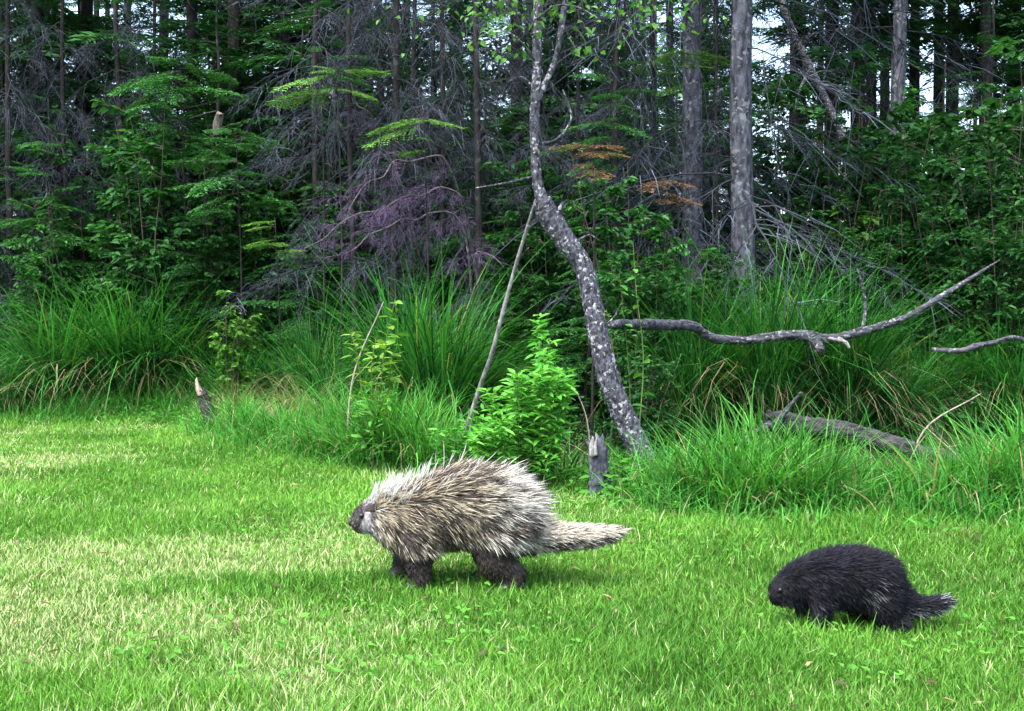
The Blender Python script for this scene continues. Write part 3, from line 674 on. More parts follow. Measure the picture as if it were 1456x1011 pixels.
wood('leaning_pole', [(640, 690, 7.3, 3.2), (676, 570, 7.15, 3.2), (700, 500, 7.0, 3.2), (727, 400, 6.9, 2.8), (757, 300, 6.75, 2.2), (764, 280, 6.72, 1.5)], 'thin pale bare pole leaning up against the kinked birch', 'pole', 'grey_wood', extra=[
    ('twig', [(735, 375, 6.87, 1.4), (745, 360, 6.85, 1.1), (752, 352, 6.85, .6)], 'dead_wood')])
# long fallen branch, its butt against the birch and a broken leg down to the ground
wood('fallen_branch', [(868, 462, 7.0, 6), (890, 461, 7.2, 7), (940, 462, 7.6, 7.5), (985, 464, 7.8, 7), (1012, 480, 7.9, 6.5), (1060, 484, 8.0, 6.5), (1115, 477, 8.05, 7.5), (1150, 478, 8.1, 8), (1180, 482, 8.1, 7), (1230, 470, 8.15, 6), (1290, 450, 8.2, 5), (1340, 420, 8.3, 4), (1385, 392, 8.4, 2.5), (1420, 370, 8.5, 1)],
     'long grey crooked fallen branch propped across the sedges', 'branch', 'dead_wood', 130, 12, .14, 4, extra=[
    ('stub', [(1152, 478, 8.1, 8), (1163, 490, 8.05, 7.5), (1168, 500, 8.0, 6)], 'dead_wood'),
    ('twig', [(1190, 480, 8.1, 3), (1203, 488, 8.0, 3), (1208, 495, 7.95, 2)], 'grey_wood'),
    ('twig', [(1175, 480, 8.1, 2.5), (1192, 484, 8.0, 2), (1204, 487, 7.95, 1.2)], 'grey_wood'),
    ('twig', [(1226, 470, 8.15, 3), (1230, 440, 8.2, 2.6), (1227, 410, 8.2, 2.2), (1218, 382, 8.2, 1.4)], 'dead_wood')])
wood('broken_branch', [(1325, 497, 8.2, 3), (1365, 499, 8.2, 4), (1385, 493, 8.2, 4.5), (1410, 488, 8.3, 3.5), (1456, 484, 8.5, 3), (1500, 560, 8.6, 3), (1510, 690, 8.7, 2.5)], 'short grey broken branch lying over dark sedges right of the long one', 'branch', 'dead_wood', seed=7)
# fallen log
wood('fallen_log', [(1092, 602, 7.15, 13), (1112, 600, 7.15, 15.5), (1150, 607, 7.1, 14), (1200, 614, 7.0, 15), (1240, 624, 6.95, 13.5), (1285, 637, 6.85, 14), (1315, 646, 6.8, 11), (1350, 652, 6.7, 11), (1395, 662, 6.6, 8)],
     'thick grey-brown fallen log lying behind the bright grass tufts', 'log', 'log_bark', 120, 22, .10, 9, extra=[
    ('stub', [(1100, 600, 7.15, 7), (1096, 590, 7.1, 5), (1093, 582, 7.1, 2)], 'log_bark'),
    ('broken_end', [(1097, 604, 7.1, 6), (1075, 614, 7.0, 3.5), (1052, 632, 6.9, 2.5), (1040, 656, 6.85, 1.5)], 'dead_wood'),
    ('stub', [(1105, 602, 7.1, 6), (1122, 580, 7.05, 3.5), (1140, 558, 7.0, 2)], 'dead_wood')])
# cut stake by the birch
wood('wooden_stake', [(853, 728, 6.15, 18), (853, 705, 6.15, 16), (852, 670, 6.15, 14.5), (850, 645, 6.15, 14), (848, 632, 6.15, 12)], 'short grey rotting stump with pale splintered top beside the birch', 'stump', 'spruce_bark', 24, 14, .14, 12, jag=.07, extra=[
    ('splinter', [(842, 650, 6.1, 4), (842, 632, 6.1, 3.5), (843, 624, 6.1, 1.5)], 'grey_wood'), ('splinter', [(847, 648, 6.09, 3), (847, 632, 6.09, 2.5), (848, 626, 6.09, 1)], 'grey_wood')])
wood('wooden_stub', [(303, 618, 9.6, 9), (300, 600, 9.6, 10), (293, 578, 9.6, 9), (287, 560, 9.6, 7)], 'small broken stub with white tip at the lawn edge by the sedge clump', 'stump', 'log_bark', 20, 12, .14, 13, jag=.06, extra=[
    ('splinter', [(285, 562, 9.58, 5), (281, 550, 9.58, 3.5), (279, 540, 9.58, 1.5)], 'pale_wood')])
# leaning dead snag at right, with its foot hidden in the thicket
wood('leaning_snag', [(1330, 580, 13.4, 6), (1260, 330, 13.6, 6), (1188, 178, 14, 5.5), (1150, 100, 14, 5.5), (1115, 25, 14, 5), (1095, -60, 14, 4.5), (1075, -160, 14, 3)], 'bare grey dead snag leaning across the gap of pale sky', 'tree', 'dead_wood', 40, 9, .08, 15, extra=[
    ('twig', [(1150, 100, 14, 3), (1135, 130, 13.9, 2), (1128, 160, 13.9, 1)], 'dead_wood')])
# bare broken stem with pale tip at left
wood('broken_snag', [(300, 590, 12.2, 5), (303, 400, 12.1, 4), (306, 230, 12.0, 3.5), (311, 190, 12.0, 4)], 'slim dark snag with a pale barkless tip among the dark firs', 'tree', 'dark_bark', 24, 9, .06, 17, extra=[
    ('pale_tip', [(309, 194, 12.0, 4), (311, 180, 11.98, 6.5), (314, 168, 11.97, 6), (315, 163, 11.96, 5)], 'pale_wood')])
# dry sticks among the plants by the birch
for (a, b, Y, lab) in [((842, 640), (812, 540), 6.5, 'thin pale dry stalk arching beside the splintered stump'), ((490, 600), (545, 430), 7.8, 'slender dry straw stalk leaning behind the yellow-green seedling'), ((1290, 650), (1395, 560), 7.6, 'bent pale dry stalk over the dark hollow behind the log')]:
    wood('dry_stalk', [(a[0], a[1]+90, Y, 1.4), (a[0]+(b[0]-a[0])*.2, a[1]+(b[1]-a[1])*.35, Y, 1.3), (b[0], b[1], Y-.05, .7)], lab, 'stalk', 'pale_wood', 14, 5, .03)

# ------------------------------------------------------------------ broadleaf shrubs
def shrub_meshes(seed, H=2.2, stems=9, nl=1500, ll=(.045, .08), cg=((.018, .078, .017), (.06, .175, .032)), spread=.55):
    r = np.random.default_rng(seed); gs = Geo(); pos = []; dv = []
    for k in range(stems):
        a = r.uniform(0, 2*PI); h = H*r.uniform(.55, 1.05); s = spread*H*.5*r.uniform(.3, 1)
        t = np.linspace(0, 1, 6); p = np.stack([s*np.cos(a)*t**1.3, s*np.sin(a)*t**1.3, h*t-.03], -1)+r.normal(0, .02, (6, 3))*t[:, None]
        V, F = tubes(p[None], (.009*(1-.8*t))[None], 4); gs.add(V, F, (.06, .05, .042))
        nb = int(H*8)
        for q in range(nb):
            u = r.uniform(.2, 1); b = np.array([np.interp(u, t, p[:, j]) for j in range(3)])
            l = .16*H*r.uniform(.4, 1.1)*(1.2-u*.6); a2 = r.uniform(0, 2*PI); d = np.array([math.cos(a2), math.sin(a2), r.uniform(-.1, .6)])
            tw = np.stack([b, b+d*l*.5, b+d*l+[0, 0, -.1*l]]); V, F = tubes(tw[None], np.array([[.004, .003, .001]]), 3); gs.add(V, F, (.06, .05, .042))
            m = max(3, int(nl/(stems*nb))); v = r.uniform(.2, 1.05, m)
            pos.append(b+d*(l*v)[:, None]+r.normal(0, .015, (m, 3))); aa = a2+r.normal(0, .9, m)
            dv.append(np.stack([np.cos(aa), np.sin(aa), r.uniform(-.6, .35, m)], -1))
    pos = np.concatenate(pos); dv = np.concatenate(dv); n = len(pos)
    up = nrm(np.stack([r.normal(0, .4, n), r.normal(-.1, .4, n), np.ones(n)], -1)); l = r.uniform(*ll, n)
    V, F = oval(pos, dv, up, l, l*.55)
    gg = r.random((n, 1)); c = np.array(cg[0])*(1-gg)+np.array(cg[1])*gg
    g = Geo(); g.add(V, F, np.repeat(c, 6, 0))
    return gs.mesh('stems', 'twig'), g.mesh('foliage', 'leaf')
SHR = [shrub_meshes(s, 2.2, 12, 4200, (.05, .09), ((.008, .046, .014), (.038, .140, .030))) for s in (1, 2, 3)]
SHL = [shrub_meshes(s, 1.2, 8, 1100, (.04, .07), ((.04, .13, .02), (.10, .25, .035))) for s in (5, 6)]
def shrub(ms, px, Y, sc, label, group=None, rz=0):
    x = (px-728)/FPX*Y
    r = thing('shrub', label, 'shrub', (x, Y, Z(x, Y)), rz, sc, group)
    link('stems', ms[0], r); link('foliage', ms[1], r)
for i, (px, Y, s) in enumerate([(1110, 11.4, 1.2), (1165, 12.2, 1.5), (1215, 11.6, 1.4), (1262, 12.6, 1.25), (1305, 11.6, 1.2), (1350, 12.4, 1.4), (1400, 11.4, 1.35), (1450, 12.2, 1.6), (1180, 10.2, .85), (1285, 10.2, .8), (1360, 10.0, .85), (1430, 9.9, .95), (1235, 9.8, .7)]):
    shrub(SHR[i % 3], px, Y, s, 'leafy green shrub in the thicket behind the long fallen branch', 'thicket behind the fallen branch', i*1.3)
for i, (px, Y, s) in enumerate([(905, 8.0, .5), (930, 8.9, .75), (895, 9.3, .95), (975, 9.6, .7), (1030, 9.4, .6)]):
    shrub(SHR[(i+1) % 3], px, Y, s, 'small leafy shrub between the kinked birch and the grey spruces', 'shrubs by the birch', i*2.3)
shrub(SHL[0], 325, 10.6, .95, 'light green bushy sapling above the dark sedges', None, .4)
shrub(SHL[1], 905, 6.9, .38, 'low bright leafy bush at the foot of the kinked birch', None, 1.0)
shrub(SHL[1], 1185, 10.9, 1.8, 'tall lighter green sapling bush below the leaning snag', None, .7)
shrub(SHL[0], 1110, 10.6, 1.45, 'lighter green bush just beyond the straight grey spruce', None, 2.7)
shrub(SHL[0], 1075, 9.3, .7, 'light green bush at the foot of the straight grey spruce', None, 1.9)
for i, (px, Y, s) in enumerate([(100, 12.9, .8), (60, 12.4, .7), (160, 13.1, .8), (250, 12.4, .8), (210, 12.8, .85)]):
    shrub(SHR[(i+2) % 3], px, Y, s, 'dark leafy shrub in shade behind the lush sedge clump', 'dark shrubs behind the sedge clump', i*2.9)

for i, (px, Y, sc_) in enumerate([(215, 12.0, 1.25), (265, 12.3, 1.45), (320, 11.9, 1.0), (370, 12.4, 1.3), (405, 11.8, .8), (150, 13.0, 1.2), (440, 12.8, 1.3), (30, 13.2, 1.1)]):
    shrub(SHR[i % 3], px, Y, sc_, 'dark green leafy bush growing round the pale-tipped snag and dark firs', 'leafy bushes round the snag', i*1.7)
for i, (px, Y, sc_) in enumerate([(690, 10.8, .9), (790, 10.4, .95), (850, 10.2, .8), (745, 12.0, 1.3), (910, 11.6, 1.2), (640, 11.8, 1.0)]):
    shrub(SHR[(i+1) % 3], px, Y, sc_, 'leafy green bush behind the kinked birch stem', 'leafy bushes behind the birch', i*2.1)
for i, (px, Y, sc_) in enumerate([(470, 12.2, 1.35), (525, 12.0, 1.25), (580, 12.6, 1.45), (640, 12.3, 1.3), (610, 11.2, .75), (480, 11.2, .7), (545, 11.5, .85), (700, 12.5, 1.4)]):
    shrub(SHR[(i+2) % 3], px, Y, sc_, 'dark green bush showing through the dead twig tangle', 'bushes behind the dead tangle', i*1.4)
for i, (px, Y, sc_) in enumerate([(60, 11.9, .75), (110, 12.3, 1.0), (1050, 11.6, .9), (1420, 10.6, 1.2), (1330, 10.8, 1.1), (1250, 10.9, 1.0)]):
    shrub(SHR[i % 3], px, Y, sc_, 'full leafy green bush at the front of the wood above the sedges', 'front bushes above the sedges', i*1.9)
# rusty dead fern fronds
def dead_fern(px, py, Y, label):
    p = P(px, py, Y); r = thing('dead_bough', label, 'branch', (p[0], Y+.3, Z(p[0], Y+.3)))
    H = p[2]-Z(p[0], Y+.3)
    g = Geo(); V, F = limb([(0, 0, -.05, .012), (.02, 0, H*.6, .009), (0, -.1, H+.1, .004)], 12, 6, .05, int(px)); g.add(V, F, (.2, .2, .2)); link('stem', g.mesh('stem', 'dark_bark', True), r)
    g = Geo(); rr = np.random.default_rng(int(px))
    bs = [bough(60+k, 1.0, 12, (.06, .1), ((.085, .048, .03), (.17, .095, .055)), 8) for k in range(2)]
    for k in range(6): add_arr(g, xf(bs[k % 2], rot(-PI/2+rr.uniform(-1.7, 1.7), rr.uniform(-.2, .15), 0, .34*rr.uniform(.7, 1.2)), (0, -.05, H+rr.uniform(-.1, .1))))
    link('foliage', g.mesh('foliage', 'needle'), r)
dead_fern(845, 215, 8.6, 'rust-brown dead fir bough beside the upright birch stem')
dead_fern(945, 268, 9.4, 'rust-brown withered bough against the grey spruce trunk')

# ------------------------------------------------------------------ near plants with leaves one can pick out
def leaf_mesh(name, L, W, c, fold=.18, curl=.25, seg=5):
    t = np.linspace(0, 1, seg+1); w = W*.5*np.sin(np.pi*np.clip(t, .0, 1)**.8)**.8; w[0] = W*.04; w[-1] = 0.0005
    V = []
    for j in range(seg+1):
        x = L*t[j]; z = -curl*L*t[j]**2
        V += [(x, -w[j], z+fold*w[j]), (x, 0, z), (x, w[j], z+fold*w[j])]
    F = []
    for j in range(seg):
        for k in (0, 1): F.append((3*j+k, 3*j+3+k, 3*j+4+k, 3*j+1+k))
    g = Geo(); g.add(np.array(V), [np.array(F)], c); return g.mesh(name, 'leaf', True)
LY = [leaf_mesh('leaf', .085, .045, c) for c in ((.15, .28, .04), (.11, .26, .035), (.18, .30, .05))]
LH = [leaf_mesh('leaf', .075, .02, c) for c in ((.07, .26, .03), (.11, .34, .05), (.05, .2, .025))]
LB = [leaf_mesh('leaf', .09, .06, c) for c in ((.05, .19, .03), (.08, .24, .03))]
def leafy_plant(name, label, cat, px, Y, stems, lm, nleaf, lsc=(.7, 1.1), whorl=False, seed=0, group=None, top=None, stemc=(.09, .13, .04), pitch=(-.1, .7), fill=0, fc=((.028, .16, .02), (.088, .32, .045)), fl=(.04, .075)):
    """stems: rows of pixel polylines [(px,py,dY)...]; leaves are separate parts along each stem"""
    x = (px-728)/FPX*Y; r = thing(name, label, cat, (x, Y, Z(x, Y)), 0, 1, group); o = np.array(r.location); rr = np.random.default_rng(seed)
    for st in stems:
        c = np.array([list(P(a, b, Y+dy)-o)+[.0045] for (a, b, dy) in st]); c[:, 3] = np.linspace(.005, .0015, len(c))
        g = Geo(); V, F = limb(c, 12, 5, .03, seed); g.add(V, F, stemc); link('stem', g.mesh('stem', 'twig', True), r)
        cc = resample(c, 50)
        for k in range(nleaf):
            u = .22+.78*(k+rr.uniform(.2, .8))/nleaf; p = cc[min(49, int(u*49)), :3]
            az = k*2.4+rr.uniform(-.5, .5)
            ob = link('leaf', lm[int(rr.integers(len(lm)))], r, tuple(p), (rr.normal(0, .3), -rr.uniform(*pitch), az), float(rr.uniform(*lsc)*(1.1-.35*u)))
    if fill:
        ps = []; ds = []
        for st in stems:
            c = np.array([list(P(a, b, Y+dy)-o)+[0] for (a, b, dy) in st]); cc = resample(c, 60)
            u = rr.uniform(.15, 1, fill); ps.append(cc[(u*59).astype(int), :3]+rr.normal(0, .02, (fill, 3))); a = rr.uniform(0, 2*PI, fill)
            ds.append(np.stack([np.cos(a), np.sin(a), rr.uniform(-.3, .8, fill)], -1))
        ps = np.concatenate(ps); ds = np.concatenate(ds); m = len(ps); up = nrm(np.stack([rr.normal(0, .3, m), rr.normal(-.2, .3, m), np.ones(m)], -1)); l = rr.uniform(*fl, m)
        V, F = oval(ps, ds, up, l, l*.32); gg = rr.random((m, 1)); g = Geo(); g.add(V, F, np.repeat(np.array(fc[0])*(1-gg)+np.array(fc[1])*gg, 6, 0))
        tag(link('foliage', g.mesh('foliage', 'leaf'), r), kind='stuff')
    return r
leafy_plant('seedling', 'young seedling with yellow-green oval leaves on slim stems behind the large porcupine', 'seedling', 535, 7.35, [
    [(533, 665, 0), (540, 560, 0), (548, 490, 0), (562, 425, 0)], [(530, 660, 0), (515, 560, 0), (507, 500, 0), (497, 470, 0)], [(536, 665, 0), (550, 570, .05), (556, 520, .1), (566, 470, .1)], [(534, 660, 0), (530, 570, -.05), (528, 520, -.1), (535, 480, -.1)]],
    LY, 14, (.9, 1.4), seed=3, fill=22, fc=((.07, .22, .03), (.15, .33, .05)), fl=(.05, .09))
leafy_plant('broadleaf_plant', 'rounded green leafy plant under the yellow-green seedling', 'plant', 530, 7.2, [
    [(530, 668, 0), (515, 620, 0), (505, 570, -.05)], [(532, 668, 0), (545, 610, 0), (555, 555, 0)], [(530, 668, 0), (530, 600, -.1), (528, 545, -.1)]], LH, 14, (1.0, 1.5), seed=4, fill=40)
hs = []
rr = np.random.default_rng(12)
for k in range(22):
    tx = rr.uniform(675, 815); hh = 465+abs(tx-770)*1.25+rr.uniform(0, 60)
    bx = 740+(tx-745)*.55
    hs.append([(bx, 700, rr.uniform(-.15, .2)), (bx*.5+tx*.5, 700*.5+hh*.5, rr.uniform(-.2, .2)), (tx, hh, rr.uniform(-.25, .2))])
hs.append([(765, 690, .1), (768, 560, .1), (768, 452, .1)])
leafy_plant('herb_bush', 'bright green bushy herb with narrow leaves beside the splintered stump', 'plant', 745, 6.35, hs, LH, 12, (1.1, 1.6), seed=5, fill=110, fc=((.045, .21, .025), (.13, .37, .055)), fl=(.045, .085))
hs = [[(640+k*9, 690, 0), (635+k*11, 650, -.05), (628+k*14+rr.uniform(-8, 8), 600+rr.uniform(-20, 25), -.05)] for k in range(6)]
leafy_plant('herb_bush', 'low green leafy herb between the seedling and the bright bush', 'plant', 660, 6.75, hs, LH, 14, (.8, 1.3), seed=6, fill=45)
leafy_plant('broadleaf_plant', 'low broad-leaved plant around the foot of the splintered stump', 'plant', 880, 6.05, [
    [(885, 725, 0), (880, 690, 0), (872, 655, 0)], [(890, 725, 0), (900, 690, 0), (912, 668, .05)], [(880, 725, 0), (868, 700, -.05), (860, 690, -.1)], [(893, 725, 0), (915, 700, 0), (930, 685, 0)]], LB, 7, (.5, .85), seed=8, pitch=(-.5, .4))
leafy_plant('broadleaf_sapling', 'sapling with broad bright leaves right against the kinked birch trunk', 'sapling', 885, 7.2, [
    [(900, 690, 0), (895, 540, 0), (885, 430, -.1), (880, 390, -.1)], [(902, 690, 0), (915, 520, .1), (905, 420, .1), (900, 350, .1)], [(898, 690, 0), (880, 560, 0), (868, 470, 0), (862, 440, 0)]], LB, 13, (.6, 1.0), seed=9, pitch=(-.5, .4))

# ------------------------------------------------------------------ porcupines
def animal_body(name, chains, vox, smooth=10):
    bm = bmesh.new()
    for ch in chains:
        ch = [np.array(c, float) for c in ch]
        pts = []
        for a, b in zip(ch[:-1], ch[1:]):
            for f in np.linspace(0, 1, 7)[:-1]: pts.append(a*(1-f)+b*f)
        pts.append(ch[-1])
        for p in pts:
            M = Matrix.Translation(p[:3]) @ Matrix.Diagonal((p[3], p[4], p[5], 1))
            bmesh.ops.create_icosphere(bm, subdivisions=2, radius=1.0, matrix=M)
    me = bpy.data.meshes.new(name+'_raw'); bm.to_mesh(me); bm.free()
    ob = bpy.data.objects.new(name+'_raw', me); col.objects.link(ob)
    m = ob.modifiers.new('r', 'REMESH'); m.mode = 'VOXEL'; m.voxel_size = vox
    s = ob.modifiers.new('s', 'SMOOTH'); s.iterations = smooth; s.factor = .5
    dg = bpy.context.evaluated_depsgraph_get(); dg.update()
    res = bpy.data.meshes.new_from_object(ob.evaluated_get(dg)); bpy.data.objects.remove(ob)
    n = len(res.vertices); V = np.empty(n*3, np.float32); res.vertices.foreach_get('co', V); V = V.reshape(-1, 3)
    res.calc_loop_triangles(); T = np.empty(len(res.loop_triangles)*3, np.int32); res.loop_triangles.foreach_get('vertices', T); T = T.reshape(-1, 3)
    return V.astype(float), T.astype(int)
def scatter(V, T, n, seed):
    r = np.random.default_rng(seed)
    a, b, c = V[T[:, 0]], V[T[:, 1]], V[T[:, 2]]; N = np.cross(b-a, c-a); A = np.linalg.norm(N, axis=1)
    i = r.choice(len(T), n, p=A/A.sum()); u, v = r.random((2, n)); fl = u+v > 1; u[fl] = 1-u[fl]; v[fl] = 1-v[fl]
    return a[i]+(b-a)[i]*u[:, None]+(c-a)[i]*v[:, None], nrm(N[i])
def quills(g, p, d, L, R, cb, cm, ct, bend, fm=.55):
    """tapered three-sided quills with a base, middle and tip colour; bend = vector added at the tip"""
    n = len(p); d = nrm(d); L = L[:, None]
    m1 = p+d*L*.35+bend*.12; m2 = p+d*L*fm*1.25+bend*.45; tip = p+d*L+bend
    t = np.stack([p-d*.004, m1, m2], 1); ref = np.array([.3, .9, .2]); a = nrm(np.cross(d, ref)); b = np.cross(d, a)
    ang = np.arange(3)*2*PI/3; rr = np.array([.8, 1.0, .75])
    ring = t[:, :, None, :]+R[:, None, None, None]*rr[None, :, None, None]*(np.cos(ang)[None, None, :, None]*a[:, None, None, :]+np.sin(ang)[None, None, :, None]*b[:, None, None, :])
    V = np.concatenate([ring.reshape(n, 9, 3), tip[:, None]], 1)
    q = []
    for l in (0, 1):
        for k in range(3): q.append([l*3+k, l*3+(k+1) % 3, l*3+3+(k+1) % 3, l*3+3+k])
    tr = [[6+k, 6+(k+1) % 3, 9] for k in range(3)]
    o = (np.arange(n)*10)[:, None, None]
    C = np.concatenate([np.repeat(cb[:, None], 3, 1), np.repeat(cm[:, None], 3, 1), np.repeat((cm*.4+ct*.6)[:, None], 3, 1), ct[:, None]], 1)
    g.add(V.reshape(-1, 3), [(o+np.array(q)[None]).reshape(-1, 4), (o+np.array(tr)[None]).reshape(-1, 3)], C.reshape(-1, 3))
def locks(p, K, seed):
    r = np.random.default_rng(seed); c = p[r.choice(len(p), K, replace=False)]; out = np.empty(len(p), int)
    for i in range(0, len(p), 2000):
        q = p[i:i+2000]; out[i:i+2000] = np.argmin((q**2).sum(1)[:, None]-2*q@c.T+(c**2).sum(1)[None], 1)
    return out
def gather(p, d, L, lock, K, amt):
    """pull the tips of one lock together"""
    tip = p+nrm(d)*L[:, None]; s = np.zeros((K, 3)); np.add.at(s, lock, tip); n = np.bincount(lock, minlength=K)[:, None]
    return ((s/np.maximum(n, 1))[lock]-tip)*amt
def ss(x, a, b): t = np.clip((x-a)/(b-a), 0, 1); return t*t*(3-2*t)

def claws(parent, feet, s, dirx=-1):
    for (fx, fy, fz) in feet:
        for k in (-1.5, -.5, .5, 1.5):
            y = fy+k*.012*s
            g = Geo(); V, F = limb([(fx, y, fz+.006*s, .0045*s), (fx+dirx*.016*s, y, fz+.006*s, .0035*s), (fx+dirx*.03*s, y, fz-.004*s, .001*s)], 6, 5, 0); g.add(V, F, (.03, .026, .02))
            link('claw', g.mesh('claw', 'claw', True), parent)
def ball(name, parent, loc, r, mat, rot_=(0, 0, 0)):
    bm = bmesh.new(); bmesh.ops.create_icosphere(bm, subdivisions=3, radius=1.0)
    for v in bm.verts: v.co *= 1+.03*math.sin(v.co.x*5+v.co.z*3)
    me = bpy.data.meshes.new(name); bm.to_mesh(me); bm.free(); me.materials.append(MAT[mat])
    for p in me.polygons: p.use_smooth = True
    return link(name, me, parent, loc, rot_, r)
def ear(parent, loc, r, rz, mat='ear'):
    g = Geo(); n, m = 5, 9; V = []
    for i in range(n):
        for j in range(m):
            a = PI*(j/(m-1)); q = i/(n-1)
            V.append((math.cos(a)*r*(1-q*.25)*q*1.05, -.35*r*(1-q*q), math.sin(a)*r*1.15*q))
    idx = np.arange(n*m).reshape(n, m); q = np.stack([idx[:-1, :-1], idx[:-1, 1:], idx[1:, 1:], idx[1:, :-1]], -1).reshape(-1, 4)
    g.add(np.array(V), [q], (.03, .025, .02)); me = g.mesh('ear', mat, True)
    o = link('ear', me, parent, loc, (0, 0, rz)); sm = o.modifiers.new('thick', 'SOLIDIFY'); sm.thickness = .004
    return o

def adult():
    X, Y = (650-728)/FPX*4.16, 4.16
    r = thing('porcupine', 'large shaggy porcupine with cream-tipped quills walking across the lawn', 'porcupine', (X, Y, Z(X, Y)))
    s1 = [(-.338, 0, .222, .026, .034, .036), (-.318, 0, .230, .042, .046, .047), (-.285, 0, .243, .056, .056, .060), (-.22, 0, .240, .082, .083, .083), (-.118, 0, .240, .11, .115, .112), (.005, 0, .272, .135, .138, .126), (.09, 0, .256, .125, .138, .122), (.150, 0, .226, .10, .118, .106), (.215, 0, .180, .06, .065, .056), (.33, 0, .170, .048, .055, .036), (.43, 0, .172, .043, .045, .030), (.515, 0, .180, .028, .025, .017)]
    leg = lambda y, a: [(p[0], y+p[1], p[2], p[3], p[4], p[5]) for p in a]
    chains = [s1,
        leg(-.085, [(-.135, .01, .19, .065, .045, .07), (-.128, 0, .10, .042, .038, .045), (-.118, 0, .04, .03, .03, .03), (-.140, 0, .015, .04, .032, .016)]),
        leg(.085, [(-.15, -.01, .19, .065, .045, .07), (-.185, 0, .10, .042, .038, .045), (-.195, 0, .045, .03, .03, .03), (-.220, 0, .016, .04, .032, .016)]),
        leg(-.095, [(.13, .01, .18, .085, .05, .08), (.125, 0, .110, .056, .045, .05), (.190, 0, .075, .034, .033, .036), (.195, 0, .045, .028, .034, .030), (.165, 0, .020, .034, .036, .018), (.145, 0, .013, .026, .034, .012)]),
        leg(.09, [(.14, -.01, .18, .085, .05, .08), (.10, 0, .105, .058, .045, .05), (.125, 0, .055, .035, .034, .035), (.10, 0, .018, .05, .036, .017), (.06, 0, .013, .035, .036, .013)])]
    V, T = animal_body('porcupine', chains, .0075, 8)
    g = Geo()
    base = np.tile(np.array([.035, .028, .024]), (len(V), 1))
    face = (V[:, 0] < -.285)
    base[face] = (.30, .28, .30)
    base[(V[:, 0] < -.318+.02*(V[:, 2]-.23)/.05)] = (.022, .018, .018)
    belly = (V[:, 0] > -.06) & (V[:, 0] < .02) & (V[:, 2] < .15) & (np.abs(V[:, 1]) < .13)
    base[belly] = (.22, .15, .125)
    g.add(V, [T], base); bo = link('body', g.mesh('body', 'fur', True), r)
    # ---- quills and guard hair
    r_ = np.random.default_rng(21)
    p, n = scatter(V, T, 44000, 22); x, y, z = p[:, 0], p[:, 1], p[:, 2]
    kk = ~((x < -.356) | (z < .022)); p, n = p[kk], n[kk]; x, y, z = p[:, 0], p[:, 1], p[:, 2]; N = len(p)
    tail = ss(x, .215, .275)*ss(z, .105, .125)
    legm = (1-ss(z, .115+.03*(x > .05), .165+.03*(x > .05)))*(x < .26)*(1-tail)
    rump = ss(x, .03, .14)*(1-tail)
    head = 1-ss(x, -.29, -.22)
    faceM = 1-ss(x, -.31, -.265)
    top = ss(n[:, 2], -.1, .7)
    side = 1-top
    low = 1-ss(z, .13, .24)
    # direction: swept to the tail and down the flanks
    dx = np.ones(N)*.95; dz = -.50*side-.45*low
    d = n*(.50+.35*head[:, None]*top[:, None])+np.stack([dx, np.zeros(N), dz], -1)*(1-.35*head[:, None])
    d = d*(1-legm[:, None])+legm[:, None]*(n*.35+np.array([.25, 0, -1.0]))
    flank = (x > -.02) & (x < .2) & (z < .2); d[flank] += np.array([0.25, 0, -.35])
    d = d*(1-tail[:, None])+tail[:, None]*(n*.30+np.array([1.0, 0, 0]))
    d = nrm(d)+r_.normal(0, .19, (N, 3))
    L = (.062+.030*top+.016*rump)*(1-.5*head)*(1-.78*faceM)*(1-.66*legm)*(1-.40*tail)*(1-.45*(1-ss(z, .15, .2))*(x > -.08)*(x < .05))
    L *= r_.uniform(.55, 1.2, N)
    L *= np.where((r_.random(N) < .06) & (top > .4) & (faceM < .3), 1.55, 1.0)
    clump = fbm(x*1.0+z*.6, y+z, 26, 5, 2)
    pale = .34+.36*rump*ss(clump, .3, .6)+.16*head*(1-faceM)+.42*tail*ss(n[:, 2], -.15, .4)-.42*legm-.22*tail*ss(-n[:, 2], 0, .4)+.34*low*(x > .0)*(1-legm)+.8*(clump-.5)
    notch = (x > .14) & (x < .23) & (z > .19) & (z < .27); pale[notch] -= .5
    pale = np.where(legm > .35, -1.0, pale); K = 4200; lk = locks(p, K, 5); lr = r_.random(K)
    isp = np.where(r_.random(N) < .55, lr[lk], r_.random(N)) < np.where(pale < -.5, 0.0, np.clip(pale, .03, .93))
    cream = np.array([.46, .40, .285]); white = np.array([.62, .59, .51]); tan = np.array([.27, .215, .115]); dark = np.array([.018, .014, .012]); mid = np.array([.10, .08, .064])
    wf = np.clip(rump+.5*low+head*.6+tail*.3, 0, 1)[:, None]
    sh = ((1-ss(x, -.20, .05))*top)[:, None]            # yellow cast over the shoulders
    ctp = cream*(1-wf)+white*wf; ctp = ctp*(1-.55*sh)+tan*.55*sh*1.15
    ctp = ctp*r_.uniform(.7, 1.12, (N, 1))
    cd = np.where((r_.random(N) < .5+.4*legm)[:, None], dark, mid)*r_.uniform(.7, 1.4, (N, 1))
    ct = np.where(isp[:, None], ctp, cd); cm = np.where(isp[:, None], ctp*.72, dark*1.3); cb = np.where(isp[:, None], ctp*.35, dark)
    fm_ = faceM[:, None]*.8; fc = np.where((x < -.318)[:, None], np.array([[.022, .018, .018]]), np.array([[.44, .41, .45]])); ct = ct*(1-fm_)+fc*fm_*r_.uniform(.5, 1.7, (N, 1)); cm = cm*(1-fm_)+fc*fm_*.7
    bend = np.stack([np.zeros(N), np.zeros(N), -.10*L], -1)+r_.normal(0, .06, (N, 3))*L[:, None]+gather(p, d, L, lk, K, .4)
    R = np.where(isp, .0013, .0010)*r_.uniform(.7, 1.2, N)*(1-.4*faceM)
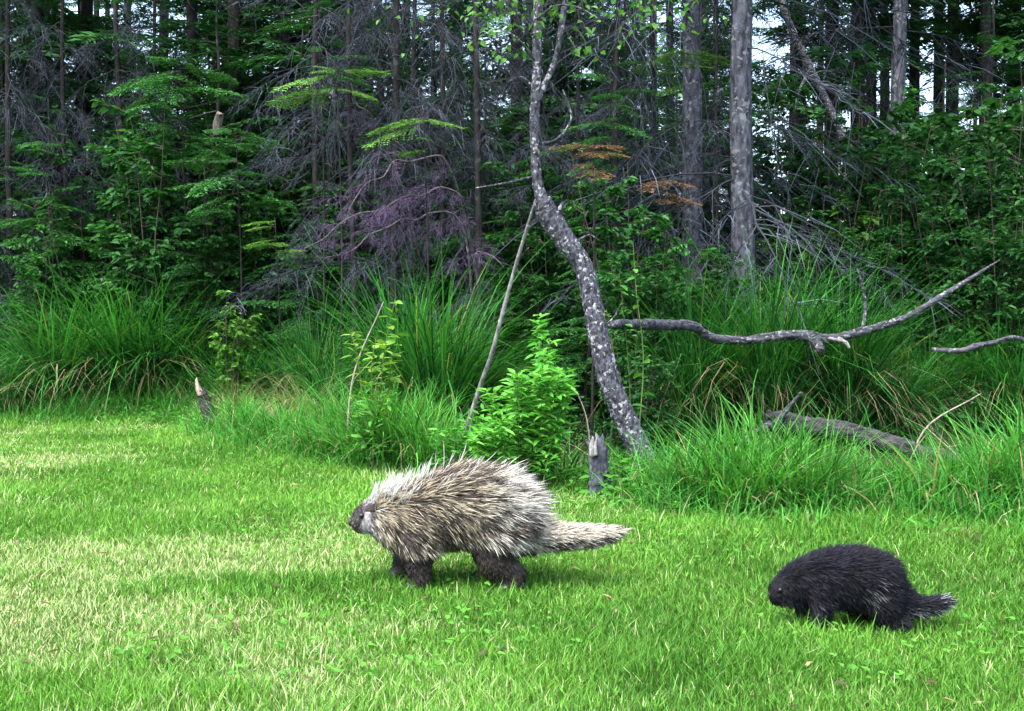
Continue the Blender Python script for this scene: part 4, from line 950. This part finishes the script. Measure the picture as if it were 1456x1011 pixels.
    g = Geo(); quills(g, p, d, L, R, cb, cm, ct, bend)
    tag(link('quills', g.mesh('quills', 'fur', True), r), kind='stuff')
    # pale halo of long fine hair on the crown of the head and back
    p2, n2 = scatter(V, T, 9000, 23); kk = (n2[:, 2] > .35) & (p2[:, 2] > .2) & (p2[:, 0] > -.30) & (p2[:, 0] < .2); p2, n2 = p2[kk], n2[kk]; M = len(p2)
    hd = 1-ss(p2[:, 0], -.24, -.08); kk = r_.random(M) < (.07+.93*hd); p2, n2, hd = p2[kk], n2[kk], hd[kk]; M = len(p2)
    d2 = n2*(.7+.4*hd[:, None])+np.array([.7, 0, .15])+r_.normal(0, .22, (M, 3)); L2 = (.10+.0*hd)*r_.uniform(.55, 1.2, M)*(1-.25*hd)
    c2 = np.array([[.60, .62, .58]])*r_.uniform(.6, 1.1, (M, 1))
    g = Geo(); quills(g, p2, d2, L2, np.full(M, .00105), c2*.7, c2*.8, c2, r_.normal(0, .1, (M, 3))*L2[:, None])
    tag(link('guard_hair', g.mesh('guard_hair', 'fur', True), r), kind='stuff')
    ear(bo, (-.284, -.066, .268), .024, .35); ear(bo, (-.278, .066, .268), .024, PI-.35)
    for s in (-1, 1):
        ball('eye', bo, (-.318, s*.0475, .250), .0088, 'eye')
    ball('nose', bo, (-.361, 0, .222), (.008, .017, .015), 'nose')
    claws(bo, [(-.175, -.085, .012), (-.255, .085, .012), (.12, -.095, .008), (.03, .09, .01)], 1.0)
adult()

def young():
    Yd = 3.56; X = (1200-728)/FPX*Yd
    r = thing('porcupine', 'small black fluffy young porcupine with pale tail tip following behind', 'porcupine', (X, Yd, Z(X, Yd)))
    s1 = [(-.192, 0, .104, .022, .028, .027), (-.176, 0, .118, .036, .038, .040), (-.150, 0, .136, .043, .046, .046), (-.112, 0, .150, .050, .056, .054), (-.06, 0, .155, .066, .075, .066), (.0, 0, .157, .078, .086, .074), (.045, 0, .153, .078, .09, .076), (.088, 0, .143, .068, .08, .074), (.122, 0, .110, .048, .055, .058), (.185, 0, .068, .03, .036, .026), (.25, 0, .074, .027, .030, .019), (.29, 0, .083, .018, .018, .012)]
    def lg(a): return [tuple(q) for q in a]
    chains = [s1]
    for sy, fx in ((-1, -.075), (1, -.10)):
        chains.append([(-.08, sy*.045, .12, .034, .028, .045), (fx, sy*.052, .06, .024, .023, .03), (fx+.004, sy*.052, .022, .019, .019, .019), (fx-.012, sy*.052, .010, .025, .02, .010)])
    for sy, fx in ((-1, .125), (1, .08)):
        chains.append([(.09, sy*.05, .11, .048, .032, .05), (fx-.02, sy*.058, .06, .03, .027, .032), (fx+.015, sy*.058, .028, .021, .021, .021), (fx-.005, sy*.058, .011, .032, .022, .011)])
    V, T = animal_body('young_porcupine', chains, .005, 8)
    g = Geo(); b = np.tile(np.array([.008, .007, .009]), (len(V), 1)); g.add(V, [T], b); bo = link('body', g.mesh('body', 'dark_fur', True), r)
    r_ = np.random.default_rng(31)
    p, n = scatter(V, T, 26000, 32); kk = ~((p[:, 0] < -.210) | (p[:, 2] < .012)); p, n = p[kk], n[kk]; x, y, z = p.T; N = len(p)
    legm = (1-ss(z, .06, .095))*(x < .14); tail = ss(x, .135, .18); face = 1-ss(x, -.195, -.165); top = ss(n[:, 2], -.1, .7); rump = ss(x, .01, .06)*(1-ss(x, .075, .115))
    d = n*(.5+.25*top[:, None])+np.stack([np.full(N, .9), np.zeros(N), -.45*(1-top)], -1)
    d = d*(1-legm[:, None])+legm[:, None]*(n*.3+np.array([.2, 0, -1])); d = d*(1-tail[:, None])+tail[:, None]*(n*.28+np.array([1., 0, .1]))
    d = nrm(d)+r_.normal(0, .27, (N, 3))
    L = (.040+.010*top)*(1-.65*face)*(1-.25*(1-ss(x, -.165, -.11)))*(1-.62*legm)*(1-.15*tail)*r_.uniform(.55, 1.2, N)
    c = np.array([[.007, .007, .009]])*r_.uniform(.6, 1.6, (N, 1)); ct = c*np.where((r_.random(N) < .2)[:, None], 4.5, 1.4)*(np.array([[.95, 1.0, 1.15]]))
    lk = locks(p, 1500, 6); lr = r_.random(1500)
    sil = (lr[lk]*.6+.4*r_.random(N)) < .34*rump*(z > .09)*(z < .17); ct[sil] = np.array([.38, .38, .40])*r_.uniform(.6, 1.1, (int(sil.sum()), 1))
    tp = r_.random(N) < ss(x, .255, .30)*.4; ct[tp] = np.array([.34, .35, .37]); 
    un = r_.random(N) < tail*.35*(n[:, 2] < -.2); ct[un] = np.array([.26, .28, .28])
    ch = (x < -.08) & (x > -.18) & (z < .10) & (r_.random(N) < .4); ct[ch] = np.array([.10, .11, .135])
    cm = c*.6+ct*.4*np.where((tp | un)[:, None], 1.4, .6)
    g = Geo(); quills(g, p, d, L, np.full(N, .00085)*r_.uniform(.7, 1.2, N), c*.8, cm, ct, np.stack([0*L, 0*L, -.18*L], -1)+r_.normal(0, .07, (N, 3))*L[:, None]+gather(p, d, L, lk, 1500, .45))
    tag(link('fur', g.mesh('fur', 'dark_fur', True), r), kind='stuff')
    ear(bo, (-.144, -.050, .168), .014, .5, 'dark_ear'); ear(bo, (-.139, .050, .168), .014, PI-.5, 'dark_ear')
    for s in (-1, 1): ball('eye', bo, (-.187, s*.0365, .126), .0068, 'eye')
    ball('nose', bo, (-.209, 0, .105), (.006, .011, .009), 'nose')
    claws(bo, [(-.10, -.052, .008), (-.128, .052, .008), (.095, -.058, .008), (.05, .058, .008)], .6)
young()
